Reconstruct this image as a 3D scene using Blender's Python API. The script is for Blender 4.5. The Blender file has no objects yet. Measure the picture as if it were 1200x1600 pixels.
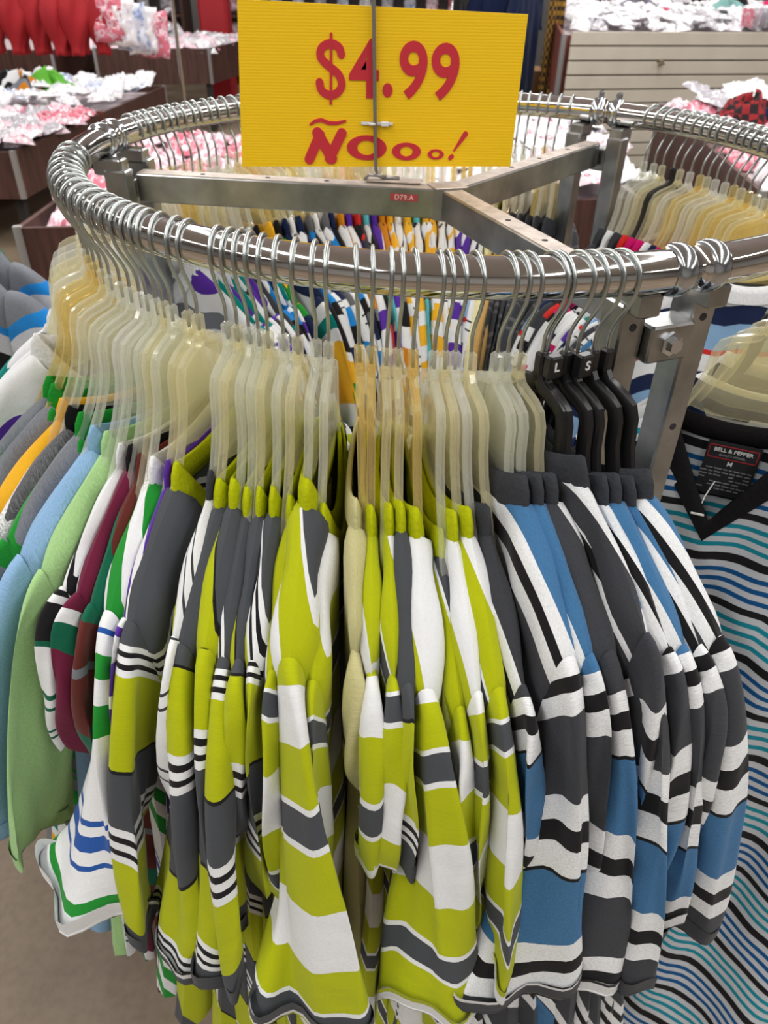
import bpy, math, random
import numpy as np
from mathutils import Matrix, Vector

random.seed(7)
RNG = np.random.RandomState(7)
COL = bpy.context.scene.collection
PI = math.pi
ZR = 1.30                       # height of the rail above the floor (m)
CX, CY, R = 0.0744, 1.0385, 0.457   # centre and radius of the round rail
TR = 0.017                      # rail tube radius

# ------------------------------------------------------------------ helpers
def link(o, parent=None):
    COL.objects.link(o)
    if parent is not None:
        o.parent = parent
    return o

def mk(name, verts, faces, mat=None, parent=None, uv=None, smooth=True, mats=None, fmat=None):
    me = bpy.data.meshes.new(name)
    me.from_pydata([tuple(map(float, v)) for v in verts], [], [tuple(map(int, f)) for f in faces])
    if mats:
        for m in mats: me.materials.append(m)
        if fmat is not None: me.polygons.foreach_set('material_index', fmat)
    elif mat: me.materials.append(mat)
    if uv is not None:
        l = me.uv_layers.new(name='UVMap')
        idx = np.zeros(len(me.loops), dtype=np.int32); me.loops.foreach_get('vertex_index', idx)
        l.data.foreach_set('uv', np.asarray(uv, dtype=np.float32)[idx].ravel())
    me.polygons.foreach_set('use_smooth', [smooth] * len(me.polygons))
    me.update()
    return link(bpy.data.objects.new(name, me), parent)

def empty(name, loc=(0, 0, 0), rz=0, label=None, cat=None, group=None):
    o = bpy.data.objects.new(name, None); o.empty_display_size = .05
    COL.objects.link(o); o.location = loc; o.rotation_euler = (0, 0, rz)
    tag(o, label, cat, group)
    return o

def tag(o, label=None, cat=None, group=None, kind=None):
    if label: o['label'] = label
    if cat: o['category'] = cat
    if group: o['group'] = group
    if kind: o['kind'] = kind
    return o

def dup(o, parent=None):
    c = o.copy(); COL.objects.link(c)
    if parent is not None: c.parent = parent
    for ch in list(o.children): dup(ch, c)
    return c

class MB:
    """collects boxes, tubes and sweeps into one mesh"""
    def __init__(s): s.v = []; s.f = []
    def add(s, v, f):
        n = len(s.v); s.v += [tuple(p) for p in v]; s.f += [tuple(i + n for i in q) for q in f]
    def box(s, c, d, rz=0, bev=0.0):
        x, y, z = [k / 2 for k in d]
        b = min(bev, x * .9, y * .9, z * .9)
        if b <= 0:
            vs = [(i, j, k) for i in (-x, x) for j in (-y, y) for k in (-z, z)]
            fs = [(0, 1, 3, 2), (4, 6, 7, 5), (0, 4, 5, 1), (2, 3, 7, 6), (0, 2, 6, 4), (1, 5, 7, 3)]
        else:
            prof = [(x - b, -z), (x, -z + b), (x, z - b), (x - b, z)]
            vs, fs = [], []
            for px, pz in prof:
                k = px - (x - b)            # 0 or b
                ex, ey = x - b + k, y - b + k
                r = [(ex, ey - b), (ex - b, ey), (-(ex - b), ey), (-ex, ey - b), (-ex, -(ey - b)), (-(ex - b), -ey), (ex - b, -ey), (ex, -(ey - b))]
                vs += [(p, q, pz) for p, q in r]
            for i in range(3):
                for j in range(8):
                    fs.append((i * 8 + j, i * 8 + (j + 1) % 8, (i + 1) * 8 + (j + 1) % 8, (i + 1) * 8 + j))
            fs += [tuple(range(7, -1, -1)), tuple(range(24, 32))]
        ca, sa = math.cos(rz), math.sin(rz)
        s.add([(c[0] + p[0] * ca - p[1] * sa, c[1] + p[0] * sa + p[1] * ca, c[2] + p[2]) for p in vs], fs)
        return s
    def tube(s, pts, r, n=10, closed=False, caps=True):
        pts = [Vector(p) for p in pts]; m = len(pts)
        rs = r if isinstance(r, (list, tuple)) else [r] * m
        up = None; vs = []; fs = []
        for i, p in enumerate(pts):
            if closed: t = pts[(i + 1) % m] - pts[i - 1]
            else: t = pts[min(i + 1, m - 1)] - pts[max(i - 1, 0)]
            t.normalize()
            if up is None:
                a = Vector((0, 0, 1)) if abs(t.z) < .9 else Vector((0, 1, 0))
                up = (a - t * a.dot(t)).normalized()
            else:
                up = (up - t * up.dot(t)).normalized()
            q = t.cross(up)
            for k in range(n):
                a = 2 * PI * k / n
                vs.append(p + (up * math.cos(a) + q * math.sin(a)) * rs[i])
        for i in range(m if closed else m - 1):
            j = (i + 1) % m
            for k in range(n):
                fs.append((i * n + k, i * n + (k + 1) % n, j * n + (k + 1) % n, j * n + k))
        if caps and not closed:
            fs += [tuple(range(n - 1, -1, -1)), tuple((m - 1) * n + k for k in range(n))]
        s.add(vs, fs); return s
    def prism(s, pts, y0, y1):
        """polygon in x-z pushed from y0 to y1"""
        n = len(pts)
        v = [(p[0], y0, p[1]) for p in pts] + [(p[0], y1, p[1]) for p in pts]
        f = [tuple(range(n)), tuple(range(2 * n - 1, n - 1, -1))] + [(i, i + n, (i + 1) % n + n, (i + 1) % n) for i in range(n)]
        s.add(v, f); return s
    def sweep_rect(s, pts, w, h):
        """strip along a path in the x-z plane: w across y, h in plane"""
        n = len(pts); v = []; f = []
        for i in range(n):
            a = pts[max(i - 1, 0)]; b = pts[min(i + 1, n - 1)]
            tx, tz = b[0] - a[0], b[1] - a[1]; l = math.hypot(tx, tz); nx, nz = -tz / l, tx / l
            x, z = pts[i]; c = h * .25
            for (k, y) in ((0, -w/2 + c*.6), (-c, -w/2), (-h + c, -w/2), (-h, -w/2 + c*.6), (-h, w/2 - c*.6), (-h + c, w/2), (-c, w/2), (0, w/2 - c*.6)):
                v.append((x + nx * k, y, z + nz * k))
        for i in range(n - 1):
            for k in range(8):
                f.append((i * 8 + k, i * 8 + (k + 1) % 8, (i + 1) * 8 + (k + 1) % 8, (i + 1) * 8 + k))
        f += [tuple(range(7, -1, -1)), tuple((n - 1) * 8 + k for k in range(8))]
        s.add(v, f); return s
    def build(s, name, mat, parent=None, smooth=False):
        return mk(name, s.v, s.f, mat, parent, smooth=smooth)

def smooth_by_angle(o, a=40):
    me = o.data
    me.polygons.foreach_set('use_smooth', [True] * len(me.polygons))
    me.set_sharp_from_angle(angle=math.radians(a))
    return o

def srgb(r, g, b):
    f = lambda c: ((c / 255) / 12.92 if c / 255 <= .04045 else ((c / 255 + .055) / 1.055) ** 2.4)
    return (f(r), f(g), f(b), 1)

# ------------------------------------------------------------------ materials
def newmat(name):
    m = bpy.data.materials.new(name); m.use_nodes = True
    nt = m.node_tree; bs = nt.nodes['Principled BSDF']
    return m, nt, bs

def plain(name, col, rough=.5, metal=0, noise=0, scale=40, bump=0, spec=.5, coat=0):
    m, nt, b = newmat(name)
    b.inputs['Base Color'].default_value = col
    b.inputs['Roughness'].default_value = rough
    b.inputs['Metallic'].default_value = metal
    b.inputs['Specular IOR Level'].default_value = spec
    b.inputs['Coat Weight'].default_value = coat
    if noise or bump:
        tc = nt.nodes.new('ShaderNodeTexCoord'); nz = nt.nodes.new('ShaderNodeTexNoise')
        nz.inputs['Scale'].default_value = scale; nz.inputs['Detail'].default_value = 4
        nt.links.new(tc.outputs['Object'], nz.inputs['Vector'])
        if noise:
            mr = nt.nodes.new('ShaderNodeMapRange'); mr.inputs['From Min'].default_value = .3; mr.inputs['From Max'].default_value = .7
            mr.inputs['To Min'].default_value = 1 - noise; mr.inputs['To Max'].default_value = 1 + noise
            nt.links.new(nz.outputs['Fac'], mr.inputs['Value'])
            mx = nt.nodes.new('ShaderNodeVectorMath'); mx.operation = 'SCALE'
            mx.inputs[0].default_value = col[:3]; nt.links.new(mr.outputs[0], mx.inputs['Scale'])
            nt.links.new(mx.outputs[0], b.inputs['Base Color'])
        if bump:
            bp = nt.nodes.new('ShaderNodeBump'); bp.inputs['Strength'].default_value = bump; bp.inputs['Distance'].default_value = .004
            nt.links.new(nz.outputs['Fac'], bp.inputs['Height']); nt.links.new(bp.outputs[0], b.inputs['Normal'])
    return m

CHROME = plain('polished_chrome', (.78, .77, .76, 1), .07, 1)
CLAMP = plain('clamp_steel', (.62, .66, .7, 1), .16, 1)
WIRE = plain('galvanised_wire', (.52, .56, .56, 1), .28, 1)
STEEL = plain('worn_steel', (.42, .43, .43, 1), .3, 1, noise=.28, scale=22)
STEEL_TOP = plain('scuffed_steel', (.60, .53, .48, 1), .5, .55, noise=.2, scale=60)
BOLT = plain('zinc_bolt', (.7, .73, .76, 1), .22, 1)
DARK = plain('dark_hole', (.03, .025, .025, 1), .8)
RODM = plain('grey_rod', (.33, .32, .31, 1), .35, .8)
BLACKP = plain('black_plastic', (.012, .012, .013, 1), .28, spec=.5)
WHITEP = plain('white_nylon', (.8, .8, .78, 1), .4)
LETTERW = plain('white_print', (.75, .75, .75, 1), .6)

def clear(name, tint, opac, rough=.16, dif=1.0):
    m, nt, b = newmat(name)
    out = nt.nodes['Material Output']
    tr = nt.nodes.new('ShaderNodeBsdfTransparent'); tr.inputs['Color'].default_value = (*[c ** .3 for c in tint], 1)
    mx = nt.nodes.new('ShaderNodeMixShader')
    b.inputs['Base Color'].default_value = (*[c * dif for c in tint], 1)
    b.inputs['Roughness'].default_value = rough
    b.inputs['Specular IOR Level'].default_value = .9; b.inputs['Coat Weight'].default_value = 1; b.inputs['Coat Roughness'].default_value = .06
    tl = nt.nodes.new('ShaderNodeBsdfTranslucent'); tl.inputs['Color'].default_value = (*tint, 1)
    m0 = nt.nodes.new('ShaderNodeMixShader'); m0.inputs['Fac'].default_value = .4; nt.links.new(b.outputs[0], m0.inputs[1]); nt.links.new(tl.outputs[0], m0.inputs[2])
    lw = nt.nodes.new('ShaderNodeLayerWeight'); lw.inputs['Blend'].default_value = .35
    mr = nt.nodes.new('ShaderNodeMapRange'); mr.inputs['To Min'].default_value = opac; mr.inputs['To Max'].default_value = min(1, opac + .34)
    nt.links.new(lw.outputs['Facing'], mr.inputs['Value']); nt.links.new(mr.outputs[0], mx.inputs['Fac'])
    nt.links.new(tr.outputs[0], mx.inputs[1]); nt.links.new(m0.outputs[0], mx.inputs[2])
    nt.links.new(mx.outputs[0], out.inputs['Surface'])
    return m

TINTS = {'clear': (.93, .94, .86), 'cream': (.95, .91, .70), 'amber': (.94, .80, .42), 'frost': (.96, .96, .93)}
CLR = {k: (clear('hanger_rim_' + k, t, .24, .1), clear('hanger_web_' + k, t, .12, .12)) for k, t in TINTS.items()}

# fabric designs: lists of (colour, width in metres); printed along the cloth
c = dict(
    char=srgb(176, 184, 16), wht=srgb(229, 231, 233), gry=srgb(72, 75, 80), blk=srgb(28, 27, 29), dgy=srgb(60, 62, 67),
    blu=srgb(66, 114, 158), grn=srgb(34, 140, 50), roy=srgb(36, 84, 160), pur=srgb(88, 48, 158), lblu=srgb(138, 176, 214),
    lgrn=srgb(164, 205, 140), dgrn=srgb(18, 98, 72), mar=srgb(108, 32, 60), brn=srgb(98, 44, 38), tea=srgb(20, 140, 160),
    teal=srgb(0, 128, 118), nvy=srgb(28, 40, 74), vwh=srgb(200, 204, 210), vblu=srgb(14, 84, 142), bei=srgb(196, 190, 140),
    yel=srgb(236, 178, 44), org=srgb(205, 130, 30), red=srgb(206, 48, 44), hgy=srgb(120, 124, 132), pnk=srgb(196, 24, 104),
    aqua=srgb(92, 186, 196), tan=srgb(196, 158, 96), pyel=srgb(232, 226, 170), sky=srgb(30, 130, 205), mgy=srgb(100, 100, 104))
TRI = [('wht', .007), ('blk', .006), ('wht', .007), ('blk', .006), ('wht', .007)]
DES = {
    'char_grey': (TRI + [('gry', .08), ('blk', .004), ('char', .085)], 0, 'chartreuse and charcoal block shirt with pinstripes'),
    'char_grey2': ([('gry', .08)] + TRI + [('char', .085), ('blk', .003), ('gry', .05)] + TRI + [('char', .09)], 0, 'charcoal shouldered chartreuse shirt with pinstripes'),
    'char_white': ([('char', .046), ('wht', .005), ('gry', .024), ('wht', .005), ('char', .046), ('wht', .058)], 0, 'chartreuse and white striped shirt with grey bands'),
    'blue': ([('wht', .02), ('blk', .016), ('wht', .022), ('dgy', .072), ('wht', .02), ('blk', .016), ('wht', .022), ('blk', .003), ('blu', .066)], .45, 'heather blue, black, white and grey shirt'),
    'green': ([('wht', .036), ('roy', .006), ('wht', .022), ('grn', .024), ('wht', .024), ('grn', .028), ('wht', .075), ('roy', .005), ('wht', .009), ('roy', .015), ('wht', .014), ('roy', .005), ('wht', .035), ('grn', .016), ('wht', .02)], 0, 'white shirt with green bands and royal blue stripes'),
    'purple': ([('pur', .06), ('wht', .02), ('pur', .012), ('wht', .03), ('pur', .03), ('wht', .012)], 0, 'purple and white striped shirt'),
    'ltblue': ([('lblu', 1)], .6, 'plain light blue shirt'),
    'ltgreen': ([('lgrn', 1)], .4, 'plain pale green shirt'),
    'dkgreen': ([('wht', .07), ('blk', .008), ('wht', .012), ('blk', .045), ('dgrn', .006), ('wht', .045), ('dgrn', .004), ('wht', .008), ('dgrn', .004), ('wht', .03), ('dgrn', .004), ('wht', .008), ('dgrn', .004)], 0, 'white shirt with black panel and green pinstripes'),
    'maroon': ([('mar', .09), ('wht', .02), ('dgrn', .03), ('mar', .06)], 0, 'maroon shirt with white and green stripes'),
    'brown': ([('brn', .06), ('dgrn', .03), ('brn', .05), ('hgy', .01)], 0, 'brown shirt with dark green band'),
    'greengrey': ([('grn', .03), ('hgy', .04), ('grn', .035), ('hgy', .02), ('grn', .006), ('hgy', .008), ('grn', .006), ('hgy', .02)], .7, 'green and heather grey striped shirt'),
    'yellow': ([('yel', .09), ('wht', .04), ('nvy', .02), ('wht', .03), ('teal', .025), ('wht', .02)], 0, 'golden yellow, white and teal striped shirt'),
    'marl': ([('mgy', .07), ('wht', .06), ('blk', .05)], 2.2, 'white and marled black shirt'),
    'whitepurple': ([('wht', .08), ('pur', .02), ('wht', .03), ('hgy', .03)], 0, 'white shirt with purple and grey stripes'),
    'beige': ([('bei', .4)], .2, 'plain beige shirt'),
    'vneck': ([('vwh', .008), ('tea', .006), ('vwh', .007), ('tea', .006), ('vwh', .008), ('tea', .006), ('vwh', .008), ('blk', .011), ('vwh', .009), ('vblu', .006), ('vwh', .007), ('vblu', .006), ('vwh', .007), ('vblu', .006), ('vwh', .008), ('blk', .009)], 0, 'white v-neck shirt with thin teal, blue and black stripes'),
    'whiteteal': ([('wht', .06), ('teal', .03), ('wht', .03), ('pur', .02), ('wht', .05), ('nvy', .03)], 0, 'white shirt with teal and purple stripes'),
    'greyred': ([('hgy', .04), ('dgy', .07), ('teal', .02), ('pur', .02), ('dgy', .04)], .8, 'heather grey shirt with teal stripes'),
    'navywhite': ([('wht', .05), ('nvy', .05), ('wht', .015), ('sky', .03), ('blk', .03)], 0, 'navy, white and blue striped shirt'),
    'blackgreen': ([('blk', .07), ('wht', .012), ('yel', .03), ('grn', .03), ('nvy', .04)], 0, 'black shirt with yellow and green stripes'),
    'brownblue': ([('mgy', .035), ('wht', .06), ('sky', .05), ('blk', .03)], 0, 'grey, white and bright blue striped shirt'),
    'redblack': ([('red', .035), ('dgy', .05), ('blk', .05), ('red', .03)], 0, 'red, charcoal and black striped shirt'),
    'tealnavy': ([('aqua', .09), ('nvy', .04), ('wht', .03), ('blk', .04)], 0, 'aqua, navy and white striped shirt'),
    'purplewhite': ([('wht', .035), ('pur', .03)], 0, 'bold purple and white striped shirt'),
    'orangegrey': ([('org', .06), ('hgy', .02), ('blk', .04), ('wht', .03)], 0, 'orange, grey and black striped shirt'),
    'yellowcheck': ([('yel', .028), ('wht', .022)], 0, 'yellow and white checked shirt'),
    'whitelines': ([('wht', .055), ('dgy', .003), ('wht', .01), ('dgy', .003)], 0, 'white shirt with thin grey lines'),
    'paleyellow': ([('pyel', .5)], .2, 'plain pale yellow shirt'),
    'tan': ([('tan', .5)], .2, 'plain tan shirt'),
    'slate': ([('dgy', .03), ('mgy', .006), ('dgy', .01), ('mgy', .004)], .8, 'dark slate shirt with grey stripes'),
    'pinkwhite': ([('wht', .05), ('pnk', .05), ('blk', .02), ('wht', .03)], 0, 'white shirt with magenta blocks'),
    'bluered': ([('lblu', .04), ('red', .008), ('wht', .03), ('nvy', .03)], 0, 'pale blue shirt with red stripes'),
    'navy': ([('nvy', 1)], .4, 'plain dark navy garment'),
    'black': ([('blk', 1)], .3, 'plain black garment'),
    'neigh': ([('hgy', .07), ('sky', .018), ('vwh', .04), ('blk', .055), ('dgrn', .01)], .4, 'grey, blue, white and black striped shirt'),
    'plaingreen': ([('dgrn', 1)], .3, 'plain dark green shirt'),
}
CHECK = {'yellowcheck', 'redblack'}

def fabric(name):
    bands, heather, _ = DES[name]
    m, nt, b = newmat('cloth_' + name)
    N, L = nt.nodes.new, nt.links.new
    uv = N('ShaderNodeUVMap'); sp = N('ShaderNodeSeparateXYZ'); L(uv.outputs[0], sp.inputs[0])
    per = sum(w for _, w in bands)
    d = N('ShaderNodeMath'); d.operation = 'DIVIDE'; d.inputs[1].default_value = per
    wob = N('ShaderNodeTexNoise'); wob.inputs['Scale'].default_value = 9; L(uv.outputs[0], wob.inputs['Vector'])
    wm = N('ShaderNodeMath'); wm.operation = 'MULTIPLY_ADD'; wm.inputs[1].default_value = .012; L(wob.outputs['Fac'], wm.inputs[0]); L(sp.outputs['Y'], wm.inputs[2])
    vsrc = wm.outputs[0]
    if name in CHECK:
        k = N('ShaderNodeMath'); k.operation = 'DIVIDE'; k.inputs[1].default_value = .05; L(sp.outputs['X'], k.inputs[0])
        k2 = N('ShaderNodeMath'); k2.operation = 'FRACT'; L(k.outputs[0], k2.inputs[0])
        k3 = N('ShaderNodeMath'); k3.operation = 'GREATER_THAN'; k3.inputs[1].default_value = .5; L(k2.outputs[0], k3.inputs[0])
        k4 = N('ShaderNodeMath'); k4.operation = 'MULTIPLY_ADD'; k4.inputs[1].default_value = per * .5; L(k3.outputs[0], k4.inputs[0]); L(vsrc, k4.inputs[2]); vsrc = k4.outputs[0]
    L(vsrc, d.inputs[0])
    fr = N('ShaderNodeMath'); fr.operation = 'FRACT'; L(d.outputs[0], fr.inputs[0])
    rp = N('ShaderNodeValToRGB'); rp.color_ramp.interpolation = 'CONSTANT'; L(fr.outputs[0], rp.inputs[0])
    el = rp.color_ramp.elements; pos = 0
    while len(el) > 1: el.remove(el[-1])
    for i, (cn, w) in enumerate(bands):
        e = el[0] if i == 0 else el.new(min(pos / per, .9999))
        if i == 0: e.position = 0
        e.color = c[cn]; pos += w
    nz = N('ShaderNodeTexNoise'); nz.inputs['Scale'].default_value = 420; nz.inputs['Detail'].default_value = 2
    mp = N('ShaderNodeMapping'); mp.inputs['Scale'].default_value = (1, 2.4, 1); L(uv.outputs[0], mp.inputs[0]); L(mp.outputs[0], nz.inputs['Vector'])
    mr = N('ShaderNodeMapRange'); mr.inputs['From Min'].default_value = .3; mr.inputs['From Max'].default_value = .7
    a = .05 + .22 * heather
    mr.inputs['To Min'].default_value = 1 - a; mr.inputs['To Max'].default_value = 1 + a; L(nz.outputs['Fac'], mr.inputs['Value'])
    vm = N('ShaderNodeVectorMath'); vm.operation = 'SCALE'; L(rp.outputs[0], vm.inputs[0]); L(mr.outputs[0], vm.inputs['Scale'])
    L(vm.outputs[0], b.inputs['Base Color'])
    b.inputs['Roughness'].default_value = .9; b.inputs['Specular IOR Level'].default_value = .12
    b.inputs['Sheen Weight'].default_value = .12
    bn = N('ShaderNodeTexNoise'); bn.inputs['Scale'].default_value = 30; bn.inputs['Detail'].default_value = 3; L(uv.outputs[0], bn.inputs['Vector'])
    bp = N('ShaderNodeBump'); bp.inputs['Strength'].default_value = .35; bp.inputs['Distance'].default_value = .006
    L(bn.outputs['Fac'], bp.inputs['Height']); L(bp.outputs[0], b.inputs['Normal'])
    return m
_fab = {}
def fab(n):
    if n not in _fab: _fab[n] = fabric(n)
    return _fab[n]
_rib = {}
def rib(n):
    if n not in _rib: _rib[n] = plain('rib_' + n, c[n], .9, noise=.08, scale=300, bump=.3, spec=.1)
    return _rib[n]

# ------------------------------------------------------------------ shirts
W0 = .185
def sat(t): t = np.clip(t, 0, 1); return np.sqrt(np.maximum(0, 1 - (1 - t) ** 2))

def grid_faces(nr, nc, off=0, wrap=False, flip=False):
    fs = []
    for i in range(nr - 1):
        for j in range(nc if wrap else nc - 1):
            a, b_, c_, d_ = i * nc + j, i * nc + (j + 1) % nc, (i + 1) * nc + (j + 1) % nc, (i + 1) * nc + j
            q = (a + off, b_ + off, c_ + off, d_ + off)
            fs.append(q[::-1] if flip else q)
    return fs

def top_z(ax, xn, z0):
    d = np.maximum(0, ax - xn)
    return z0 - .55 * d - 3.0 * d * d

def make_shirt(p):
    """p: dict; local frame x outward, z up, origin at the hook's rail centre"""
    des = p['des']; W = p.get('W', W0); xn = p.get('xn', .078); z0 = p.get('z0', -.182)
    th = p.get('th', .010); Lz = p.get('L', .93); rs = np.random.RandomState(p['seed'])
    fd = p.get('fdip', .075); bd = .018; vee = p.get('vee', False); vo = p.get('voff', 0); res = p.get('res', 1)
    nx = int(38 * res) | 1; nz = int(40 * res)
    u = np.linspace(-1, 1, nx); u = np.sign(u) * np.abs(u) ** .85
    vr = np.linspace(0, 1, nz) ** 1.5
    Vv, Ff, UV = [], [], []
    ph = rs.rand(6) * 6.28; fa = p.get('fold', .010)
    def wz(z):
        t = np.clip((-z - .30) / .18, 0, 1); w = 1 - .10 * t * t * (3 - 2 * t)
        return w + .05 * np.clip((-z - .5) / .45, 0, 1)
    def common(x, z):
        g = np.clip((-z - .25) / .35, 0, 1)
        y = fa * g * (np.sin(x * 38 + ph[0] + z * 2) * .6 + np.sin(x * 61 + ph[1] - z * 4) * .35 + .5 * np.sin(x * 17 + ph[2] + z * 7))
        return y + p.get('sway', 0) * np.clip((-z - .3) / .6, 0, 2) ** 1.5
    for sd in (1, -1):
        off = len(Vv) and sum(len(a) for a in Vv)
        xt = u * W; ax = np.abs(xt)
        tz = top_z(ax, xn, z0)
        if vee and sd > 0: dip = np.clip(1 - ax / xn, 0, 1) * fd
        else: dip = np.clip(1 - (ax / xn) ** 2, 0, 1) * (fd if sd > 0 else bd)
        tz = tz - dip
        hemz = -Lz - .012 * np.sin(u * 9 + ph[3])
        Z = tz[None, :] + (hemz - tz)[None, :] * vr[:, None]
        X = u[None, :] * W * wz(Z)
        ridge = top_z(np.abs(X), xn, z0)
        d = np.maximum(0, ridge - Z); e = W * wz(Z) - np.abs(X)
        opn = np.sqrt(np.clip(1 - (np.abs(X) / xn) ** 2, 0, 1)) * .85
        s = np.maximum(sat(d / .022), opn) * sat(e / .035)
        X = X + p.get('lean', .085 if p.get('radial', True) else 0) * np.clip((-Z - .42) / .52, 0, 1.2) ** 1.3
        k = (R + X) / R if p.get('radial', True) else 1
        tt = th * np.clip(k, .45, 1.5) * (1 + .35 * np.clip((-Z - .3) / .5, 0, 1))
        Y = sd * tt * s + common(X, Z) + sd * .0025 * np.sin(X * 90 + Z * 14 + ph[4]) * s
        P = np.stack([X, Y, Z], -1).reshape(-1, 3)
        Vv.append(P); Ff += grid_faces(nz, nx, off or 0, flip=(sd < 0))
        dd = np.maximum(0, ridge - Z)
        if p.get('radial', True): vv_ = dd + .45 * np.maximum(0, np.abs(X) - xn) - 1.7 * (Y - common(X, Z)) + .03
        else: vv_ = -Z + z0 - .35 * np.maximum(0, np.abs(X) - xn)
        UV.append(np.stack([X + .3, vv_ + vo], -1).reshape(-1, 2))
    root = empty('striped_shirt' if len(DES[des][0]) > 1 else 'plain_shirt')
    fm = fab(des)
    mk('body', np.concatenate(Vv), Ff, fm, root, np.concatenate(UV))
    # neckband
    nc_ = 44; ph_ = np.linspace(0, 2 * PI, nc_, endpoint=False); cs, sn = np.cos(ph_), np.sin(ph_)
    dipc = np.where(sn > 0, (fd * (1 - np.abs(cs)) if vee else fd * sn * sn), bd * sn * sn)
    zb = z0 - dipc; hb = p.get('band', .022); tk = .0035
    yy = common(xn * cs, zb)
    rows = []
    for (sc, dz, dr) in ((1.03, -.004, 0.002), (1.0, hb * .5, .001), (.93, hb, 0), (.90, hb - .001, -tk), (.95, hb * .4, -tk), (.99, -.004, -tk)):
        x = xn * cs * sc + dr * cs
        y = yy + (th * .85 + .004) * sn * (1 if sc > .95 else .9) + dr * sn
        z = zb + dz
        if vee: x = x * (1 - .10 * (dz > 0) * (sn > 0))
        rows.append(np.stack([x, y, z], -1))
    rows.append(rows[0])
    mk('neckband', np.concatenate(rows), grid_faces(len(rows), nc_, wrap=True), rib(p.get('neck', 'wht')), root)
    # sleeves
    for sg, sp in ((1, p['slv']), (-1, p.get('slv2', dict(x=.245, y=0, z=-.52, a=.05, b=.012, t=0)))):
        ns, nf = int(24 * res), int(36 * res)
        f = np.linspace(0, 2 * PI, nf, endpoint=False); cf, sf = np.cos(f), np.sin(f)
        T = math.radians(sp['t']); q = rs.rand(5) * 6.28
        P0 = np.stack([W - .013 + .006 * cf, th * 1.12 * np.sign(sf) * np.abs(sf) ** .7, (-.350 + (z0 + .182)) + .088 * cf], -1)
        hx, hy, hz, a, b = sp['x'], sp['y'], sp['z'], sp['a'], sp['b']
        rows, uvr = [], []
        L_end = .075 + (-.27 - hz) * 1.04
        for s in np.linspace(0, 1, ns):
            e = s * s * (3 - 2 * s) * .35 + s * .65
            ruf = sp.get('ruf', .012) * s ** 1.3
            A = a * cf; B = b * sf + ruf * np.sin(cf * 3.6 + q[0]) + ruf * .5 * np.sin(cf * 6.5 + q[1] + s * 2)
            P1 = np.stack([hx + A * math.cos(T) - B * math.sin(T), hy + A * math.sin(T) + B * math.cos(T),
                           hz + sp.get('tilt', 0) * cf + .012 * np.sin(f * 2 + q[2])], -1)
            P = P0 * (1 - e) + P1 * e
            P[:, 0] += .022 * math.sin(PI * s ** .8) * (.5 + .5 * cf)
            P[:, 2] += .020 * math.sin(PI * min(1, s * 1.6)) * (.5 + .5 * cf) * (1 - s)
            # pleats that start at the shoulder seam and open downward
            P[:, 1] += .006 * math.sin(PI * s) * np.sin(f * 3 + q[3]) + .0022 * math.sin(PI * s) * np.sin(cf * 9 + s * 11 + q[4])
            P[:, 0] += .003 * math.sin(PI * s) * np.sin(f * 5 + s * 8 + q[0])
            rows.append(P)
            v0 = .06 + .13 * (1 - cf) / 2
            vv = v0 * (1 - s) + L_end * s
            uvr.append(np.stack([.05 * cf + .7 + sg * .2, vv + vo + sp.get('v', 0)], -1))
        # turned-in hem
        last = rows[-1]; cen = last.mean(0)
        for sc, dz in ((.992, -.0015), (.982, .004), (.965, .022)):
            P = (last - cen) * sc + cen; P[:, 2] += dz; rows.append(P); uvr.append(uvr[ns - 1] - [0, .004 + dz])
        V = np.concatenate(rows); V[:, 0] *= sg
        U = np.concatenate(uvr)
        mk('sleeve', V, grid_faces(len(rows), nf, wrap=True, flip=(sg > 0)), fm, root, U)
    return root

# ------------------------------------------------------------------ hangers
PROF = [(.004, -.078), (.010, -.086), (.030, -.092), (.040, -.098), (.045, -.110), (.047, -.134), (.052, -.152), (.061, -.172), (.074, -.194), (.090, -.218), (.102, -.238)]
def wire_pts():
    pts = []
    rr = TR + .0022
    for a in range(205, -22, -9):
        pts.append((rr * math.cos(math.radians(a)), 0, rr * math.sin(math.radians(a)) + (.0 if a < 0 else 0)))
    x0, z0 = pts[-1][0], pts[-1][2]
    for t in (.15, .3, .45, .6, .75, .9, 1):
        s = t * t * (3 - 2 * t)
        pts.append((x0 * (1 - s), 0, z0 + (-.052 - z0) * t))
    pts += [(0, 0, -.062), (0, 0, -.078)]
    return pts
def make_hanger(kind):
    root = empty('clothes_hanger')
    h = MB().tube(wire_pts(), .0017, 8).build('hook', WIRE, root, smooth=True)
    if kind == 'black':
        fm, wm, wd, hh = BLACKP, BLACKP, .009, .013
    else:
        fm, wm = CLR[kind]; wd, hh = .0075, .008
    m = MB()
    for sg in (1, -1):
        pts = [(x * sg, z) for x, z in PROF]
        if sg < 0: pts = pts[::-1]
        m.sweep_rect(pts, wd, hh)
    fr = m.build('frame', fm, root); smooth_by_angle(fr, 35)
    nb = MB().box((0, 0, -.074), (.011, .009, .024), bev=.002).build('neck_post', fm, root)
    if kind != 'black':
        # thin plate that fills the shoulders of the hanger
        pl = []
        for x, z in PROF[1:8]: pl.append((x - .004, z - .006))
        pl += [(.050, -.172), (.030, -.178)]
        poly = pl + [(-x, z) for x, z in pl[::-1]]
        MB().prism(poly, -.0014, .0014).build('web', wm, root)
    else:
        MB().box((0, 0, -.185), (.15, .004, .007)).build('crossbar', fm, root)
    return root

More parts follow.
